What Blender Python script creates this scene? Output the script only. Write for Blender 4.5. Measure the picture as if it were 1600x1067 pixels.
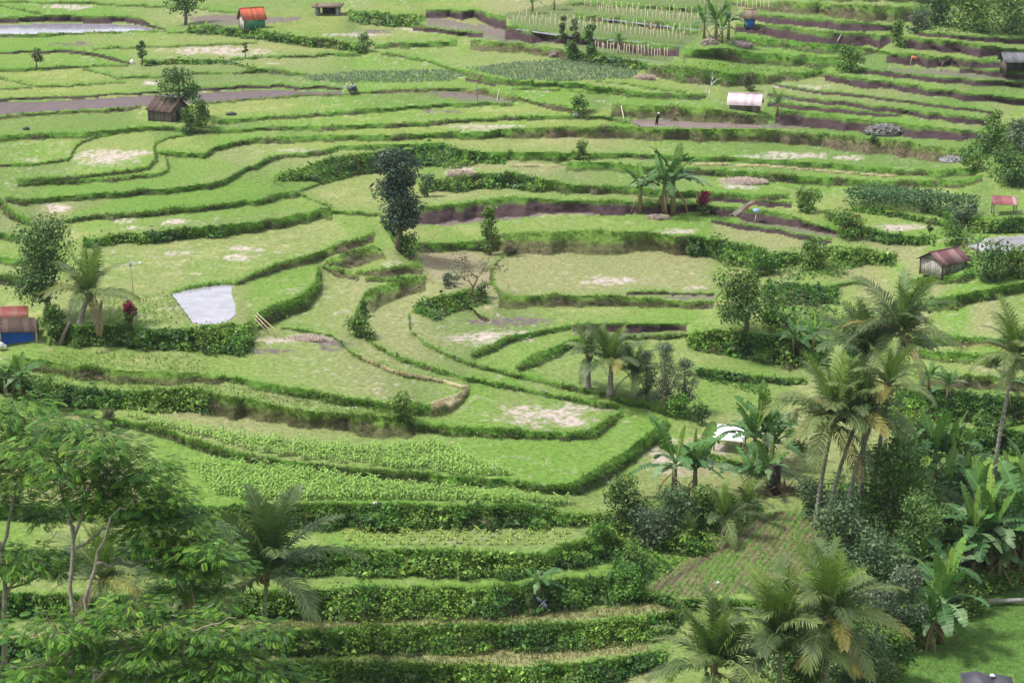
import bpy, math, random, time
import numpy as np
from mathutils import Vector, Matrix
T0 = time.time()
for o in list(bpy.data.objects): bpy.data.objects.remove(o)
SC = bpy.context.scene
COL = SC.collection
R = math.radians

# ------------------------------------------------------------------ camera, sky, sun, exposure
FPX, PITCH, CZ = 2800.0, R(16.4), 45.0          # focal length in photo pixels, tilt, height of the viewpoint
cam = bpy.data.cameras.new('camera'); cam.sensor_width = 36.0; cam.sensor_fit = 'HORIZONTAL'
cam.lens = 36.0 * FPX / 1600.0; cam.clip_start = 0.5; cam.clip_end = 5000.0
camo = bpy.data.objects.new('camera', cam); COL.objects.link(camo)
camo.location = (0, 0, CZ); camo.rotation_euler = (math.pi / 2 - PITCH, 0, 0)
SC.camera = camo
SUN_EL, SUN_AZ = R(60), R(264)
world = bpy.data.worlds.new('World'); SC.world = world; world.use_nodes = True
nt = world.node_tree; nt.nodes.clear()
sky = nt.nodes.new('ShaderNodeTexSky'); sky.sky_type = 'NISHITA'; sky.sun_disc = False
sky.sun_elevation = SUN_EL; sky.sun_rotation = SUN_AZ; sky.air_density = 1.2; sky.dust_density = 3.0
mixw = nt.nodes.new('ShaderNodeMix'); mixw.data_type = 'RGBA'; mixw.inputs[0].default_value = 0.62
mixw.inputs[7].default_value = (8.4, 8.8, 9.3, 1)      # the bright cloud layer of an overcast sky
bg = nt.nodes.new('ShaderNodeBackground'); bg.inputs[1].default_value = 0.098
wo = nt.nodes.new('ShaderNodeOutputWorld')
nt.links.new(sky.outputs[0], mixw.inputs[6]); nt.links.new(mixw.outputs[2], bg.inputs[0]); nt.links.new(bg.outputs[0], wo.inputs[0])
sl = bpy.data.lights.new('sun', 'SUN'); sl.energy = 3.2; sl.angle = R(9); sl.color = (1, 0.965, 0.90)
slo = bpy.data.objects.new('sun', sl); COL.objects.link(slo)
sd = Vector((math.sin(SUN_AZ) * math.cos(SUN_EL), math.cos(SUN_AZ) * math.cos(SUN_EL), math.sin(SUN_EL)))
slo.rotation_euler = (-sd).to_track_quat('-Z', 'Y').to_euler()
SC.view_settings.view_transform = 'Standard'; SC.view_settings.look = 'None'
SC.view_settings.exposure = 0.53; SC.view_settings.gamma = 1.0
SC.cycles.max_bounces = 5; SC.cycles.diffuse_bounces = 3; SC.cycles.glossy_bounces = 2
SC.cycles.transmission_bounces = 2; SC.cycles.transparent_max_bounces = 4

rng = np.random.default_rng(11)
random.seed(5)

# ------------------------------------------------------------------ mesh helpers
def link(name, me, parent=None):
    o = bpy.data.objects.new(name, me); COL.objects.link(o)
    if parent is not None: o.parent = parent
    return o

def tag(o, label=None, cat=None, group=None, kind=None):
    if label: o['label'] = label
    if cat: o['category'] = cat
    if group: o['group'] = group
    if kind: o['kind'] = kind
    return o

def thing(name, label, cat, loc=(0, 0, 0), rz=0.0, group=None, scale=1.0):
    o = bpy.data.objects.new(name, None); COL.objects.link(o)
    o.location = loc; o.rotation_euler = (0, 0, rz); o.scale = (scale,) * 3
    o.empty_display_size = 0.3
    return tag(o, label, cat, group)

def copy_tree(o, loc, rz=0.0, scale=1.0, label=None, parent=None):
    c = o.copy(); COL.objects.link(c)
    if parent is None:
        c.location = loc; c.rotation_euler = (0, 0, rz); c.scale = (scale,) * 3
    else: c.parent = parent
    if label: c['label'] = label
    for ch in o.children: copy_tree(ch, None, parent=c)
    return c

def mesh_np(name, V, faces, mats, col=None, smooth=False):
    """V (n,3); faces: list of int arrays (m,k); col per vertex (n,3)"""
    me = bpy.data.meshes.new(name)
    V = np.asarray(V, dtype=np.float32)
    faces = [np.asarray(f, dtype=np.int32) for f in faces if len(f)]
    me.vertices.add(len(V)); me.vertices.foreach_set('co', V.ravel())
    tot = sum(f.size for f in faces); npol = sum(len(f) for f in faces)
    me.loops.add(tot); me.loops.foreach_set('vertex_index', np.concatenate([f.ravel() for f in faces]))
    st = []; k0 = 0
    for f in faces:
        st.append(k0 + np.arange(len(f)) * f.shape[1]); k0 += f.size
    me.polygons.add(npol); me.polygons.foreach_set('loop_start', np.concatenate(st).astype(np.int32))
    if smooth: me.polygons.foreach_set('use_smooth', np.ones(npol, dtype=bool))
    me.update(calc_edges=True)
    if col is not None:
        a = me.attributes.new('Col', 'FLOAT_COLOR', 'POINT')
        rgba = np.ones((len(V), 4), np.float32); rgba[:, :3] = col
        a.data.foreach_set('color', rgba.ravel())
    for m in (mats if isinstance(mats, (list, tuple)) else [mats]): me.materials.append(m)
    return me

class MB:
    """collects shapes and links them as ONE mesh object"""
    def __init__(s): s.V = []; s.F = {}; s.C = []; s.n = 0
    def add(s, V, faces, col=(1, 1, 1)):
        V = np.asarray(V, float).reshape(-1, 3)
        for f in faces:
            f = np.asarray(f, int)
            if f.ndim == 1: f = f[None]
            s.F.setdefault(f.shape[1], []).append(f + s.n)
        c = np.asarray(col, float)
        s.C.append(np.broadcast_to(c, V.shape) if c.ndim == 1 else c)
        s.V.append(V); s.n += len(V); return s
    def tube(s, pts, rad, n=7, col=(1, 1, 1), cap=True):
        pts = np.asarray(pts, float); k = len(pts)
        rad = np.broadcast_to(np.asarray(rad, float), (k,))
        tan = np.gradient(pts, axis=0); tan /= np.linalg.norm(tan, axis=1)[:, None] + 1e-9
        ref = np.array([0, 0, 1.0]) if abs(tan[0][2]) < 0.9 else np.array([1.0, 0, 0])
        rings = []
        for i in range(k):
            a = np.cross(tan[i], ref); a /= np.linalg.norm(a) + 1e-9
            b = np.cross(tan[i], a); ref = np.cross(a, tan[i])
            th = np.arange(n) * 2 * math.pi / n
            rings.append(pts[i] + rad[i] * (np.cos(th)[:, None] * a + np.sin(th)[:, None] * b))
        V = np.concatenate(rings); q = []
        for i in range(k - 1):
            for j in range(n):
                q.append((i * n + j, i * n + (j + 1) % n, (i + 1) * n + (j + 1) % n, (i + 1) * n + j))
        fs = [np.array(q)]
        if cap: fs += [np.arange(n)[::-1], np.arange(n) + (k - 1) * n]
        return s.add(V, fs, col)
    def box(s, c, size, rz=0.0, tilt=None, col=(1, 1, 1)):
        x, y, z = [d / 2 for d in size]
        V = np.array([(-x, -y, -z), (x, -y, -z), (x, y, -z), (-x, y, -z), (-x, -y, z), (x, -y, z), (x, y, z), (-x, y, z)])
        if tilt is not None: V = V @ np.array(Matrix.Rotation(tilt[1], 3, tilt[0])).T
        if rz: V = V @ np.array(Matrix.Rotation(rz, 3, 'Z')).T
        return s.add(V + np.array(c), [np.array([(0, 3, 2, 1), (4, 5, 6, 7), (0, 1, 5, 4), (1, 2, 6, 5), (2, 3, 7, 6), (3, 0, 4, 7)])], col)
    def slab(s, P, th, col=(1, 1, 1)):
        """thick sheet from a polygon outline P (k,3), thickness th along its normal"""
        P = np.asarray(P, float); k = len(P)
        n = np.cross(P[1] - P[0], P[2] - P[0]); n /= np.linalg.norm(n)
        V = np.concatenate([P, P - n * th])
        side = np.array([(i, i + k, (i + 1) % k + k, (i + 1) % k) for i in range(k)])
        return s.add(V, [np.arange(k), np.arange(k)[::-1] + k, side], col)
    def blob(s, c, r, n=10, m=6, col=(1, 1, 1), noise=0.0):
        th = np.arange(n) * 2 * math.pi / n; V = [(0, 0, -1)]
        for j in range(1, m):
            p = -math.pi / 2 + math.pi * j / m
            V += [(math.cos(p) * math.cos(a), math.cos(p) * math.sin(a), math.sin(p)) for a in th]
        V.append((0, 0, 1)); V = np.array(V, float)
        if noise: V = V * (1 + noise * rng.standard_normal((len(V), 1)))
        V = V * np.array(r) + np.array(c); q = []; t = []
        for j in range(n):
            t.append((0, 1 + (j + 1) % n, 1 + j)); t.append((len(V) - 1, len(V) - 1 - n + j, len(V) - 1 - n + (j + 1) % n))
            for i in range(m - 2):
                q.append((1 + i * n + j, 1 + i * n + (j + 1) % n, 1 + (i + 1) * n + (j + 1) % n, 1 + (i + 1) * n + j))
        return s.add(V, [np.array(t), np.array(q)], col)
    def mesh(s, name, mat, smooth=False):
        return mesh_np(name, np.concatenate(s.V), [np.concatenate(f) for f in s.F.values()], mat, np.concatenate(s.C), smooth)
    def build(s, name, mat, parent=None, smooth=False):
        return link(name, s.mesh(name, mat, smooth), parent)

# ------------------------------------------------------------------ materials
def mat(name, rough=0.8, spec=0.3, trans=0.0, noise=0.0, nscale=3.0, bump=0.0, bscale=12.0, tint=(1, 1, 1), metal=0.0, rand=0.0, detail=4.0):
    """colour comes from the mesh's own 'Col' attribute (or tint alone), broken up by procedural noise"""
    m = bpy.data.materials.new(name); m.use_nodes = True
    n = m.node_tree; n.nodes.clear(); L = n.links.new
    out = n.nodes.new('ShaderNodeOutputMaterial'); p = n.nodes.new('ShaderNodeBsdfPrincipled')
    at = n.nodes.new('ShaderNodeAttribute'); at.attribute_name = 'Col'
    mul = n.nodes.new('ShaderNodeMix'); mul.data_type = 'RGBA'; mul.blend_type = 'MULTIPLY'; mul.inputs[0].default_value = 1
    mul.inputs[7].default_value = (*tint, 1); L(at.outputs['Color'], mul.inputs[6]); c = mul.outputs[2]
    tc = n.nodes.new('ShaderNodeTexCoord')
    if noise:
        nz = n.nodes.new('ShaderNodeTexNoise'); nz.inputs['Scale'].default_value = nscale; nz.inputs['Detail'].default_value = detail
        L(tc.outputs['Object'], nz.inputs['Vector'])
        mr = n.nodes.new('ShaderNodeMapRange'); mr.inputs[1].default_value = 0.25; mr.inputs[2].default_value = 0.75
        mr.inputs[3].default_value = 1 - noise; mr.inputs[4].default_value = 1 + noise; L(nz.outputs[0], mr.inputs[0])
        v = n.nodes.new('ShaderNodeVectorMath'); v.operation = 'SCALE'; L(c, v.inputs[0]); L(mr.outputs[0], v.inputs['Scale']); c = v.outputs[0]
    if rand:
        oi = n.nodes.new('ShaderNodeObjectInfo'); mr = n.nodes.new('ShaderNodeMapRange')
        mr.inputs[3].default_value = 1 - rand; mr.inputs[4].default_value = 1 + rand; L(oi.outputs['Random'], mr.inputs[0])
        v = n.nodes.new('ShaderNodeVectorMath'); v.operation = 'SCALE'; L(c, v.inputs[0]); L(mr.outputs[0], v.inputs['Scale']); c = v.outputs[0]
    L(c, p.inputs['Base Color']); p.inputs['Roughness'].default_value = rough
    p.inputs['Specular IOR Level'].default_value = spec; p.inputs['Metallic'].default_value = metal
    if bump:
        nb = n.nodes.new('ShaderNodeTexNoise'); nb.inputs['Scale'].default_value = bscale; nb.inputs['Detail'].default_value = 5
        L(tc.outputs['Object'], nb.inputs['Vector'])
        b = n.nodes.new('ShaderNodeBump'); b.inputs['Strength'].default_value = bump; b.inputs['Distance'].default_value = 0.1
        L(nb.outputs[0], b.inputs['Height']); L(b.outputs[0], p.inputs['Normal'])
    if trans:
        tr = n.nodes.new('ShaderNodeBsdfTranslucent'); mx = n.nodes.new('ShaderNodeMixShader'); mx.inputs[0].default_value = trans
        L(c, tr.inputs[0]); L(p.outputs[0], mx.inputs[1]); L(tr.outputs[0], mx.inputs[2]); L(mx.outputs[0], out.inputs[0])
    else: L(p.outputs[0], out.inputs[0])
    return m
M_FIELD = mat('field_grass_soil', 0.95, 0.05, noise=0.33, nscale=3.0, bump=0.2, bscale=6.0, detail=8.0)
M_BANK = mat('bank_soil_grass', 0.95, 0.05, noise=0.35, nscale=1.8, bump=0.8, bscale=4.0, detail=8.0)
M_GRASS = mat('grass_blades', 0.6, 0.25, trans=0.45)
M_LEAF = mat('leaves', 0.5, 0.35, trans=0.28)
M_PLANT = mat('plant_leaves', 0.46, 0.32, trans=0.24, rand=0.16)
M_BARK = mat('bark', 0.9, 0.15, noise=0.3, nscale=6.0, bump=0.5, bscale=14.0)
M_WOOD = mat('weathered_wood', 0.85, 0.2, noise=0.35, nscale=5.0, bump=0.3)
M_SHEET = mat('sheet_metal', 0.5, 0.4, noise=0.25, nscale=2.5)
M_CLOTH = mat('cloth_plastic', 0.6, 0.35, noise=0.12, nscale=4.0)
M_STONE = mat('stone', 0.9, 0.2, noise=0.35, nscale=7.0, bump=0.5)
M_SKIN = mat('skin', 0.6, 0.3)
M_SOIL = mat('soil', 0.95, 0.05, noise=0.4, nscale=3.0, bump=0.8, bscale=9.0, detail=8.0)

# ------------------------------------------------------------------ terraces: crest lines of every bank, (photo x, photo y, height[, sideways run, drop]) and kind
# kinds: g grassy, s bare soil face under a grass lip, b mown brownish face, l leafy, d dry straw, t thin bund
BK = []
def B(kind, *v): BK.append((kind, v))
# far left valley floor
B('t',(0,1,3),(140,4,4),(250,9,4),(308,12,4),(350,17,3),(372,18,2))
B('t',(0,7,2),(75,23,2))
B('s',(0,27,10),(90,24,12),(200,26,11),(218,28,12),(235,38,6),(258,45,2))
B('g',(0,54,5),(70,53,6),(100,51,4),(225,48,3),(290,49,3),(330,51,2))
B('l',(293,40,12),(345,42,14),(400,46,16),(440,53,14),(480,58,16),(520,63,15),(560,68,14),(575,72,12))
B('g',(585,68,8),(650,66,9),(715,63,10))
B('t',(145,75,2),(225,72,3),(325,69,3),(400,66,2))
B('s',(0,80,5),(50,80,5),(105,76,7),(140,81,7),(175,89,7),(207,98,3))
B('l',(222,96,7),(275,94,8),(340,92,7),(375,100,3),(400,107,3))
B('g',(360,92,3),(400,89,4),(490,86,4),(515,83,5),(565,82,6))
B('g',(0,108,6),(60,105,6),(125,103,5),(150,102,3),(200,101,2))
B('t',(127,106,2),(160,113,2),(188,122,2))
B('g',(188,119,3),(225,118,5),(250,118,4),(300,114,3),(375,112,4),(400,107,9),(430,109,9),(460,112,6),(480,116,3))
B('t',(0,121,3),(28,127,3),(57,134,4),(110,132,4),(150,129,4),(197,127,3))
B('t',(0,138,3),(50,135,3))
B('s',(0,154,5),(75,151,5),(150,148,4),(250,142,4),(310,137,6),(340,136,6),(380,133,6),(400,134,5),(435,131,6),(470,136,5),(500,133,6),(535,137,5))
B('b',(0,181,6),(50,176,6),(125,172,6),(180,169,7),(220,165,5))
B('b',(318,160,4),(400,153,4),(470,148,4),(540,146,4),(565,143,5),(600,141,6),(690,137,7),(725,137,8),(760,140,10),(800,147,9),(825,156,6),(862,163,9),(900,170,8),(935,172,5))
B('g',(595,82,5),(625,86,5),(675,96,4),(690,101,5),(725,110,8),(770,120,10),(800,126,9),(850,128,8),(890,129,10),(950,136,12),(1000,143,11),(1050,147,10),(1102,147,8))
B('s',(728,121,6),(775,130,6))
B('t',(932,125,3),(975,129,4),(1025,137,4),(1070,143,2))
B('t',(800,137,2),(850,139,3),(900,141,3),(975,147,3))
B('g',(330,187,8),(365,185,8),(400,183,6),(475,178,7),(550,172,8),(625,167,7),(700,161,7),(800,160,6))
B('g',(0,212,10),(100,208,9),(170,203,9),(225,196,9),(270,197,8),(300,202,6),(340,203,7),(400,199,7),(450,196,8),(500,197,8),(575,194,8),(650,191,8),(725,186,7),(800,182,7),(850,180,7),(900,180,7),(950,183,6),(985,191,4))
B('g',(243,234,6),(262,237,9),(300,239,9),(320,239,8),(335,229,8),(362,222,9),(400,216,9),(437,213,10),(500,211,10),(575,211,10),(650,209,11),(725,206,12),(800,201,17))
B('b',(800,201,17),(850,198,17),(900,197,19),(1000,199,20),(1075,200,21),(1200,203,22),(1250,207,21),(1300,210,23),(1375,217,26),(1425,222,25),(1450,228,24),(1500,231,22),(1535,233,15))
B('b',(955,163,20),(1000,164,22),(1050,165,23),(1100,170,22),(1150,175,18),(1200,181,13))
B('g',(0,257,4),(50,256,5),(80,252,5),(106,246,5),(112,238,4,2,4),(118,226,4,2,4),(130,220,4),(150,214,4),(175,208,5))
B('g',(28,280,6),(125,274,6),(200,266,7),(232,258,7),(242,247,5,6,6),(239,232,3,6,5),(241,222,4,4,4),(262,214,4),(300,209,4))
B('g',(28,286,7),(125,281,7),(200,275,7),(250,270,7),(261,264,5,4,5),(257,245,3,5,4))
B('g',(10,308,8),(30,312,9),(75,308,9),(125,303,12),(200,298,11),(275,292,11),(325,286,11),(355,279,10),(378,265,8),(388,259,7))
B('g',(388,259,8),(400,257,9),(412,247,11),(442,241,6),(480,238,8),(510,234,9),(530,227,9),(590,225,8),(650,224,8),(690,223,6))
B('g',(0,312,12),(12,325,14),(25,334,14),(50,343,12))
B('g',(98,344,6),(125,339,9),(175,333,10),(225,330,11),(300,322,11),(362,315,10),(400,311,10),(437,302,11),(462,299,10),(468,303,5))
B('t',(425,280,3),(456,296,3),(500,316,3),(518,323,3))
B('l',(130,373,14),(150,371,14),(200,365,16),(275,358,20),(350,351,20))
B('g',(350,351,20),(400,346,18),(450,338,17),(500,326,18),(517,324,20),(520,333,8))
B('g',(0,363,13),(30,370,12)); B('g',(0,400,12),(40,407,12)); B('g',(0,428,18),(45,436,15))
B('g',(520,328,6),(590,333,6))
B('t',(265,457,3),(300,447,5),(345,440,5),(368,440,5))
B('b',(368,440,6),(400,424,12),(440,410,15),(483,397,15),(525,382,16),(560,370,17),(585,362,16))
B('l',(592,335,14,10,20),(600,355,20,24,34),(620,385,20,22,26),(643,395,14,6,14))
B('b',(507,407,6),(540,393,25),(580,383,30),(592,386,20),(602,400,5))
B('b',(555,423,6),(600,420,13),(650,411,16),(660,415,14))
B('g',(572,434,6),(625,434,6),(640,432,4))
B('b',(505,412,6),(530,418,16),(560,433,6))
B('g',(497,417,14,6,14),(492,437,20,8,20),(472,460,28,10,28),(425,478,22,15,24),(400,490,25,3,25))
B('b',(665,430,25),(630,437,28),(590,447,30,5,28),(570,457,32,14,26),(558,475,15,15,16),(553,497,8,10,8))
B('g',(560,520,4),(595,542,5),(625,557,8),(675,573,8),(725,587,7),(800,603,7),(875,617,7),(925,627,8),(965,633,8),(972,640,4))
B('t',(440,510,4),(490,517,6),(520,523,6),(535,537,6),(550,550,7),(565,557,7))
B('d',(565,557,7),(580,563,7),(625,580,7),(700,594,7),(731,602,8))
B('d',(733,603,10),(718,613,25),(700,620,28),(672,629,25))
B('g',(345,587,6),(400,594,14),(450,603,14),(500,612,14),(575,625,14),(615,630,16),(672,631,20))
B('g',(645,664,10),(700,665,15),(750,666,17),(800,669,17),(850,674,13),(900,674,14),(930,666,22,3,18),(955,650,14,6,14),(972,641,8,4,8))
B('g',(110,638,8),(155,650,8),(200,657,14),(250,667,15),(300,686,15),(350,700,15),(400,712,13),(450,720,10),(525,727,14),(600,734,16),(650,736,18),(700,742,17),(800,750,13),(850,758,12),(895,754,20),(925,735,30,4,28),(975,705,26,4,24),(1025,665,26,4,24),(1040,656,14,4,14))
B('b',(20,552,14),(50,560,20),(90,566,20),(150,573,22),(200,578,22),(260,580,22),(310,582,18),(350,588,10))
B('l',(75,505,35),(100,508,32),(160,511,32),(210,511,33),(260,512,36),(300,512,34),(306,516,26))
B('l',(308,514,28),(320,507,45),(350,506,52),(380,508,45),(392,503,34,4,30))
B('l',(0,585,30),(20,590,30),(50,598,25),(110,602,36),(187,610,28),(212,610,30),(287,606,38),(330,612,38))
B('b',(330,612,38),(400,624,34),(462,638,28),(525,645,30),(600,648,36),(637,652,30),(648,660,20))
B('l',(0,790,22),(150,792,22),(300,790,20),(380,790,26),(450,789,36),(500,787,40),(550,787,40),(625,786,42),(700,790,36),(800,789,40),(850,791,34),(882,800,22),(905,804,16),(945,803,18),(960,803,14))
B('l',(0,862,32),(200,862,34),(380,862,36),(480,858,40),(520,856,44),(600,857,44),(700,860,42),(800,864,38),(850,866,28),(875,852,38),(925,840,42),(960,840,38),(980,850,25))
B('l',(0,925,44),(150,930,40),(300,925,40),(480,922,44),(550,916,50),(625,917,50),(700,917,50),(800,913,50),(850,907,52),(900,903,50),(950,898,46),(985,903,40),(1005,920,22))
B('l',(0,1000,34),(150,1000,34),(300,992,34),(440,985,36),(500,982,40),(600,977,44),(700,977,44),(800,977,40),(850,975,40),(900,974,44),(950,968,44),(1000,963,42),(1040,957,40),(1060,955,30))
B('l',(0,1050,34),(200,1045,34),(400,1035,32),(525,1033,34),(625,1035,40),(800,1040,44),(900,1036,44),(975,1026,40),(1000,1022,30),(1040,1015,25))
B('l',(0,1110,40),(300,1105,40),(800,1115,44),(1100,1110,40)); 
# right middle
B('g',(703,234,8),(750,236,10),(800,237,14),(850,237,16),(887,238,16),(920,238,10),(1025,241,9),(1075,245,8),(1150,246,8),(1200,248,9),(1250,252,10),(1300,254,10),(1350,260,10),(1425,266,10),(1475,267,11),(1525,260,14))
B('l',(430,273,10),(470,262,20),(500,252,30),(540,243,32),(580,237,34),(645,232,28),(690,224,36),(730,236,24),(790,246,10))
B('t',(465,297,4),(500,285,5),(540,272,6),(585,262,6))
B('g',(885,252,14),(950,254,15),(990,258,12),(1060,263,10),(1100,264,11),(1200,271,14),(1275,276,14),(1350,282,11),(1412,283,11),(1450,282,12),(1500,281,12),(1535,272,12))
B('d',(1075,254,3),(1200,258,3),(1300,267,4),(1400,274,3))
B('d',(800,257,3),(885,256,3))
B('l',(655,288,14),(680,282,18),(740,272,26),(800,269,28),(850,280,20))
B('g',(850,280,20),(900,288,16),(950,290,14),(1000,292,14),(1060,298,12),(1100,298,12),(1150,302,8),(1200,305,8),(1232,303,8))
B('s',(1100,306,8),(1160,308,9),(1200,313,10),(1237,316,9))
B('s',(650,324,25),(675,323,27),(725,316,29),(800,307,29),(862,311,24),(925,314,22),(975,314,20),(1010,318,18),(1060,320,14),(1105,320,12),(1150,324,16),(1200,330,20),(1237,337,18),(1275,350,14),(1312,362,6))
B('s',(1112,343,6),(1150,349,9),(1200,354,10),(1250,365,9),(1298,374,8))
B('g',(648,379,14),(700,378,14),(745,375,15),(780,366,26))
B('b',(780,366,26),(800,363,33),(862,362,33),(900,358,38),(937,359,38),(1012,362,34),(1075,370,28))
B('l',(1075,370,28),(1125,373,34),(1175,385,34),(1200,396,26),(1240,396,20),(1275,398,16),(1297,388,10))
B('l',(1300,386,32),(1350,388,28),(1400,398,18))
B('l',(1290,330,10),(1320,342,20),(1370,362,20),(1420,368,16),(1460,370,14))
B('b',(780,459,22),(800,460,21),(875,460,20),(975,461,17),(1010,465,16),(1060,470,12),(1115,472,10))
B('s',(980,456,5),(1050,456,5),(1115,458,5))
B('s',(895,504,12),(962,505,15),(1025,505,15),(1072,505,13))
B('g',(735,553,10,6,9),(770,535,12,6,11),(800,523,12),(837,517,11),(870,511,9),(893,506,9))
B('g',(805,573,8,5,8),(837,552,20,6,18),(875,536,20),(912,527,8),(1000,526,6),(1075,521,6))
B('g',(637,490,4,4,4),(640,515,5,4,5),(665,535,6),(700,553,6),(750,571,5),(800,583,6),(875,598,8),(950,616,8),(1025,636,8),(1045,645,6))
B('s',(722,462,10,5,10),(730,474,14,10,14),(745,488,12,8,12),(765,498,6))
B('g',(806,391,4,-5,5),(786,401,4,-7,6),(773,418,4,-8,6),(771,438,4,-7,6),(783,458,4,-4,6))
B('l',(643,488,16,40,24),(652,474,20,46,30),(690,463,22,36,26),(735,452,22,30,20))
B('l',(1215,443,34),(1270,446,32),(1310,447,30))
B('t',(1290,446,5),(1350,438,6))
B('g',(1415,437,10),(1450,432,13),(1500,428,14),(1525,425,12))
B('g',(1420,466,14),(1437,467,18),(1475,463,24),(1512,457,22),(1560,448,18),(1600,440,18))
B('g',(1425,526,14),(1490,526,14),(1530,527,12),(1600,528,12))
B('l',(1200,497,22),(1240,502,16),(1300,508,10))
B('l',(1075,522,20),(1120,516,40),(1200,524,46),(1250,530,46),(1300,535,40),(1380,540,24))
B('g',(1435,547,10),(1470,548,18),(1530,552,18),(1600,560,20))
B('b',(1440,580,22),(1500,585,22),(1600,590,24))
B('l',(1400,608,60),(1440,610,56),(1500,615,48),(1600,622,42))
B('l',(1400,672,24),(1480,668,34),(1540,670,38),(1600,672,38))
B('l',(1085,574,14),(1125,580,18),(1175,585,12),(1200,590,10),(1260,592,10))
B('l',(1440,738,30),(1520,738,24),(1600,738,22))
B('l',(1440,322,8),(1500,340,10),(1560,342,12),(1600,340,12))
B('l',(1330,322,8),(1400,332,8),(1470,345,8),(1500,352,10),(1560,356,10),(1600,352,10))
# upper right slope
B('b',(1140,2,6),(1200,4,14),(1262,3,20),(1350,8,26),(1400,10,28),(1440,12,24))
B('s',(1155,20,9),(1200,24,12),(1275,30,14),(1350,36,14),(1407,40,10))
B('s',(1150,36,14),(1200,39,18),(1250,44,22),(1300,50,22),(1375,54,20),(1392,53,14))
B('g',(1150,56,12),(1200,60,15),(1275,67,16),(1350,75,12),(1385,80,5))
B('g',(1070,78,14),(1100,76,17),(1140,76,20),(1200,83,20),(1275,88,20),(1315,90,16))
B('g',(1010,100,18),(1050,102,24),(1100,109,22),(1150,114,20),(1200,117,14),(1240,112,14),(1290,110,12))
B('s',(1430,48,7),(1500,54,9),(1600,60,10))
B('s',(1405,57,18),(1475,62,20),(1550,72,18),(1600,77,14))
B('s',(1385,81,18),(1450,86,20),(1500,90,16),(1570,97,10))
B('s',(1500,104,10),(1550,110,10),(1600,114,12))
B('s',(1335,106,8),(1425,116,10),(1525,124,10),(1600,128,10))
B('s',(1290,115,12),(1300,117,14),(1375,125,14),(1450,137,13),(1525,147,12),(1600,152,12))
B('s',(1212,131,4),(1275,140,6),(1375,151,6),(1462,162,6),(1560,175,4))
B('s',(1200,145,6),(1240,150,7),(1325,158,9),(1420,171,10),(1500,180,13),(1550,187,11))
B('s',(1200,159,7),(1275,165,10),(1375,175,8),(1408,180,3))
B('s',(1212,170,22),(1225,172,22),(1300,180,24),(1375,190,22),(1450,197,20),(1537,207,12))
# top centre bean terraces
B('g',(885,4,4),(1000,8,6),(1100,14,8))
B('g',(900,22,8),(950,27,10),(1020,34,12),(1090,42,14))
B('s',(790,40,22),(830,46,20),(875,54,14),(925,58,14),(1000,66,18),(1060,72,16))
B('l',(890,80,14),(935,86,16),(980,92,14),(1010,98,12))
B('s',(645,40,8),(700,46,9),(755,51,8))
B('b',(735,62,15),(800,67,16),(850,72,15),(890,80,14))
B('l',(545,15,18),(600,22,20),(660,25,18))
B('s',(665,15,14),(740,16,14),(790,25,22))
# gully and meadow, lower right
B('l',(1380,1000,40,20,50),(1430,950,40,20,50),(1500,905,30,6,34),(1600,892,24))
B('l',(960,806,30,20,26),(1000,820,36,24,30),(1060,830,40,30,34),(1100,830,30,20,26))
B('l',(1000,925,12),(1060,935,14),(1150,938,16),(1220,936,16),(1280,930,14))
B('l',(1030,690,10),(1080,700,12),(1150,720,12),(1200,740,14))
B('g',(-50,-40,12),(400,-30,12),(800,-25,14),(1200,-22,20),(1600,-12,22))
B('g',(-50,-70,12),(400,-70,12),(800,-65,16),(1200,-62,22),(1600,-52,24))
for i, (k, v) in enumerate(BK):                       # lines that leave the frame go on outside it
    v = [tuple(q) + (0, q[2]) if len(q) == 3 else tuple(q) for q in v]
    if v[0][0] <= 0: v.insert(0, (-420, v[0][1] - 0.05 * (v[0][0] + 420)) + v[0][2:])
    if v[-1][0] >= 1599: v.append((2020, v[-1][1] + 0.04 * 420) + v[-1][2:])
    w = [v[0]]                                         # ragged, slightly slumped crest lines
    for a, b in zip(v[:-1], v[1:]):
        m = max(1, int(math.hypot(b[0] - a[0], b[1] - a[1]) / 16))
        for q in range(1, m + 1):
            f = q / m; p = [a[c] + (b[c] - a[c]) * f for c in range(5)]
            if q < m or b is not v[-1]:
                jj = random.uniform(-1, 1); p[1] += jj * min(1.6, .09 * p[2] + .35); p[2] *= 1 + .13 * random.uniform(-1, 1)
            w.append(tuple(p))
    BK[i] = (k, w)

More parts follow.
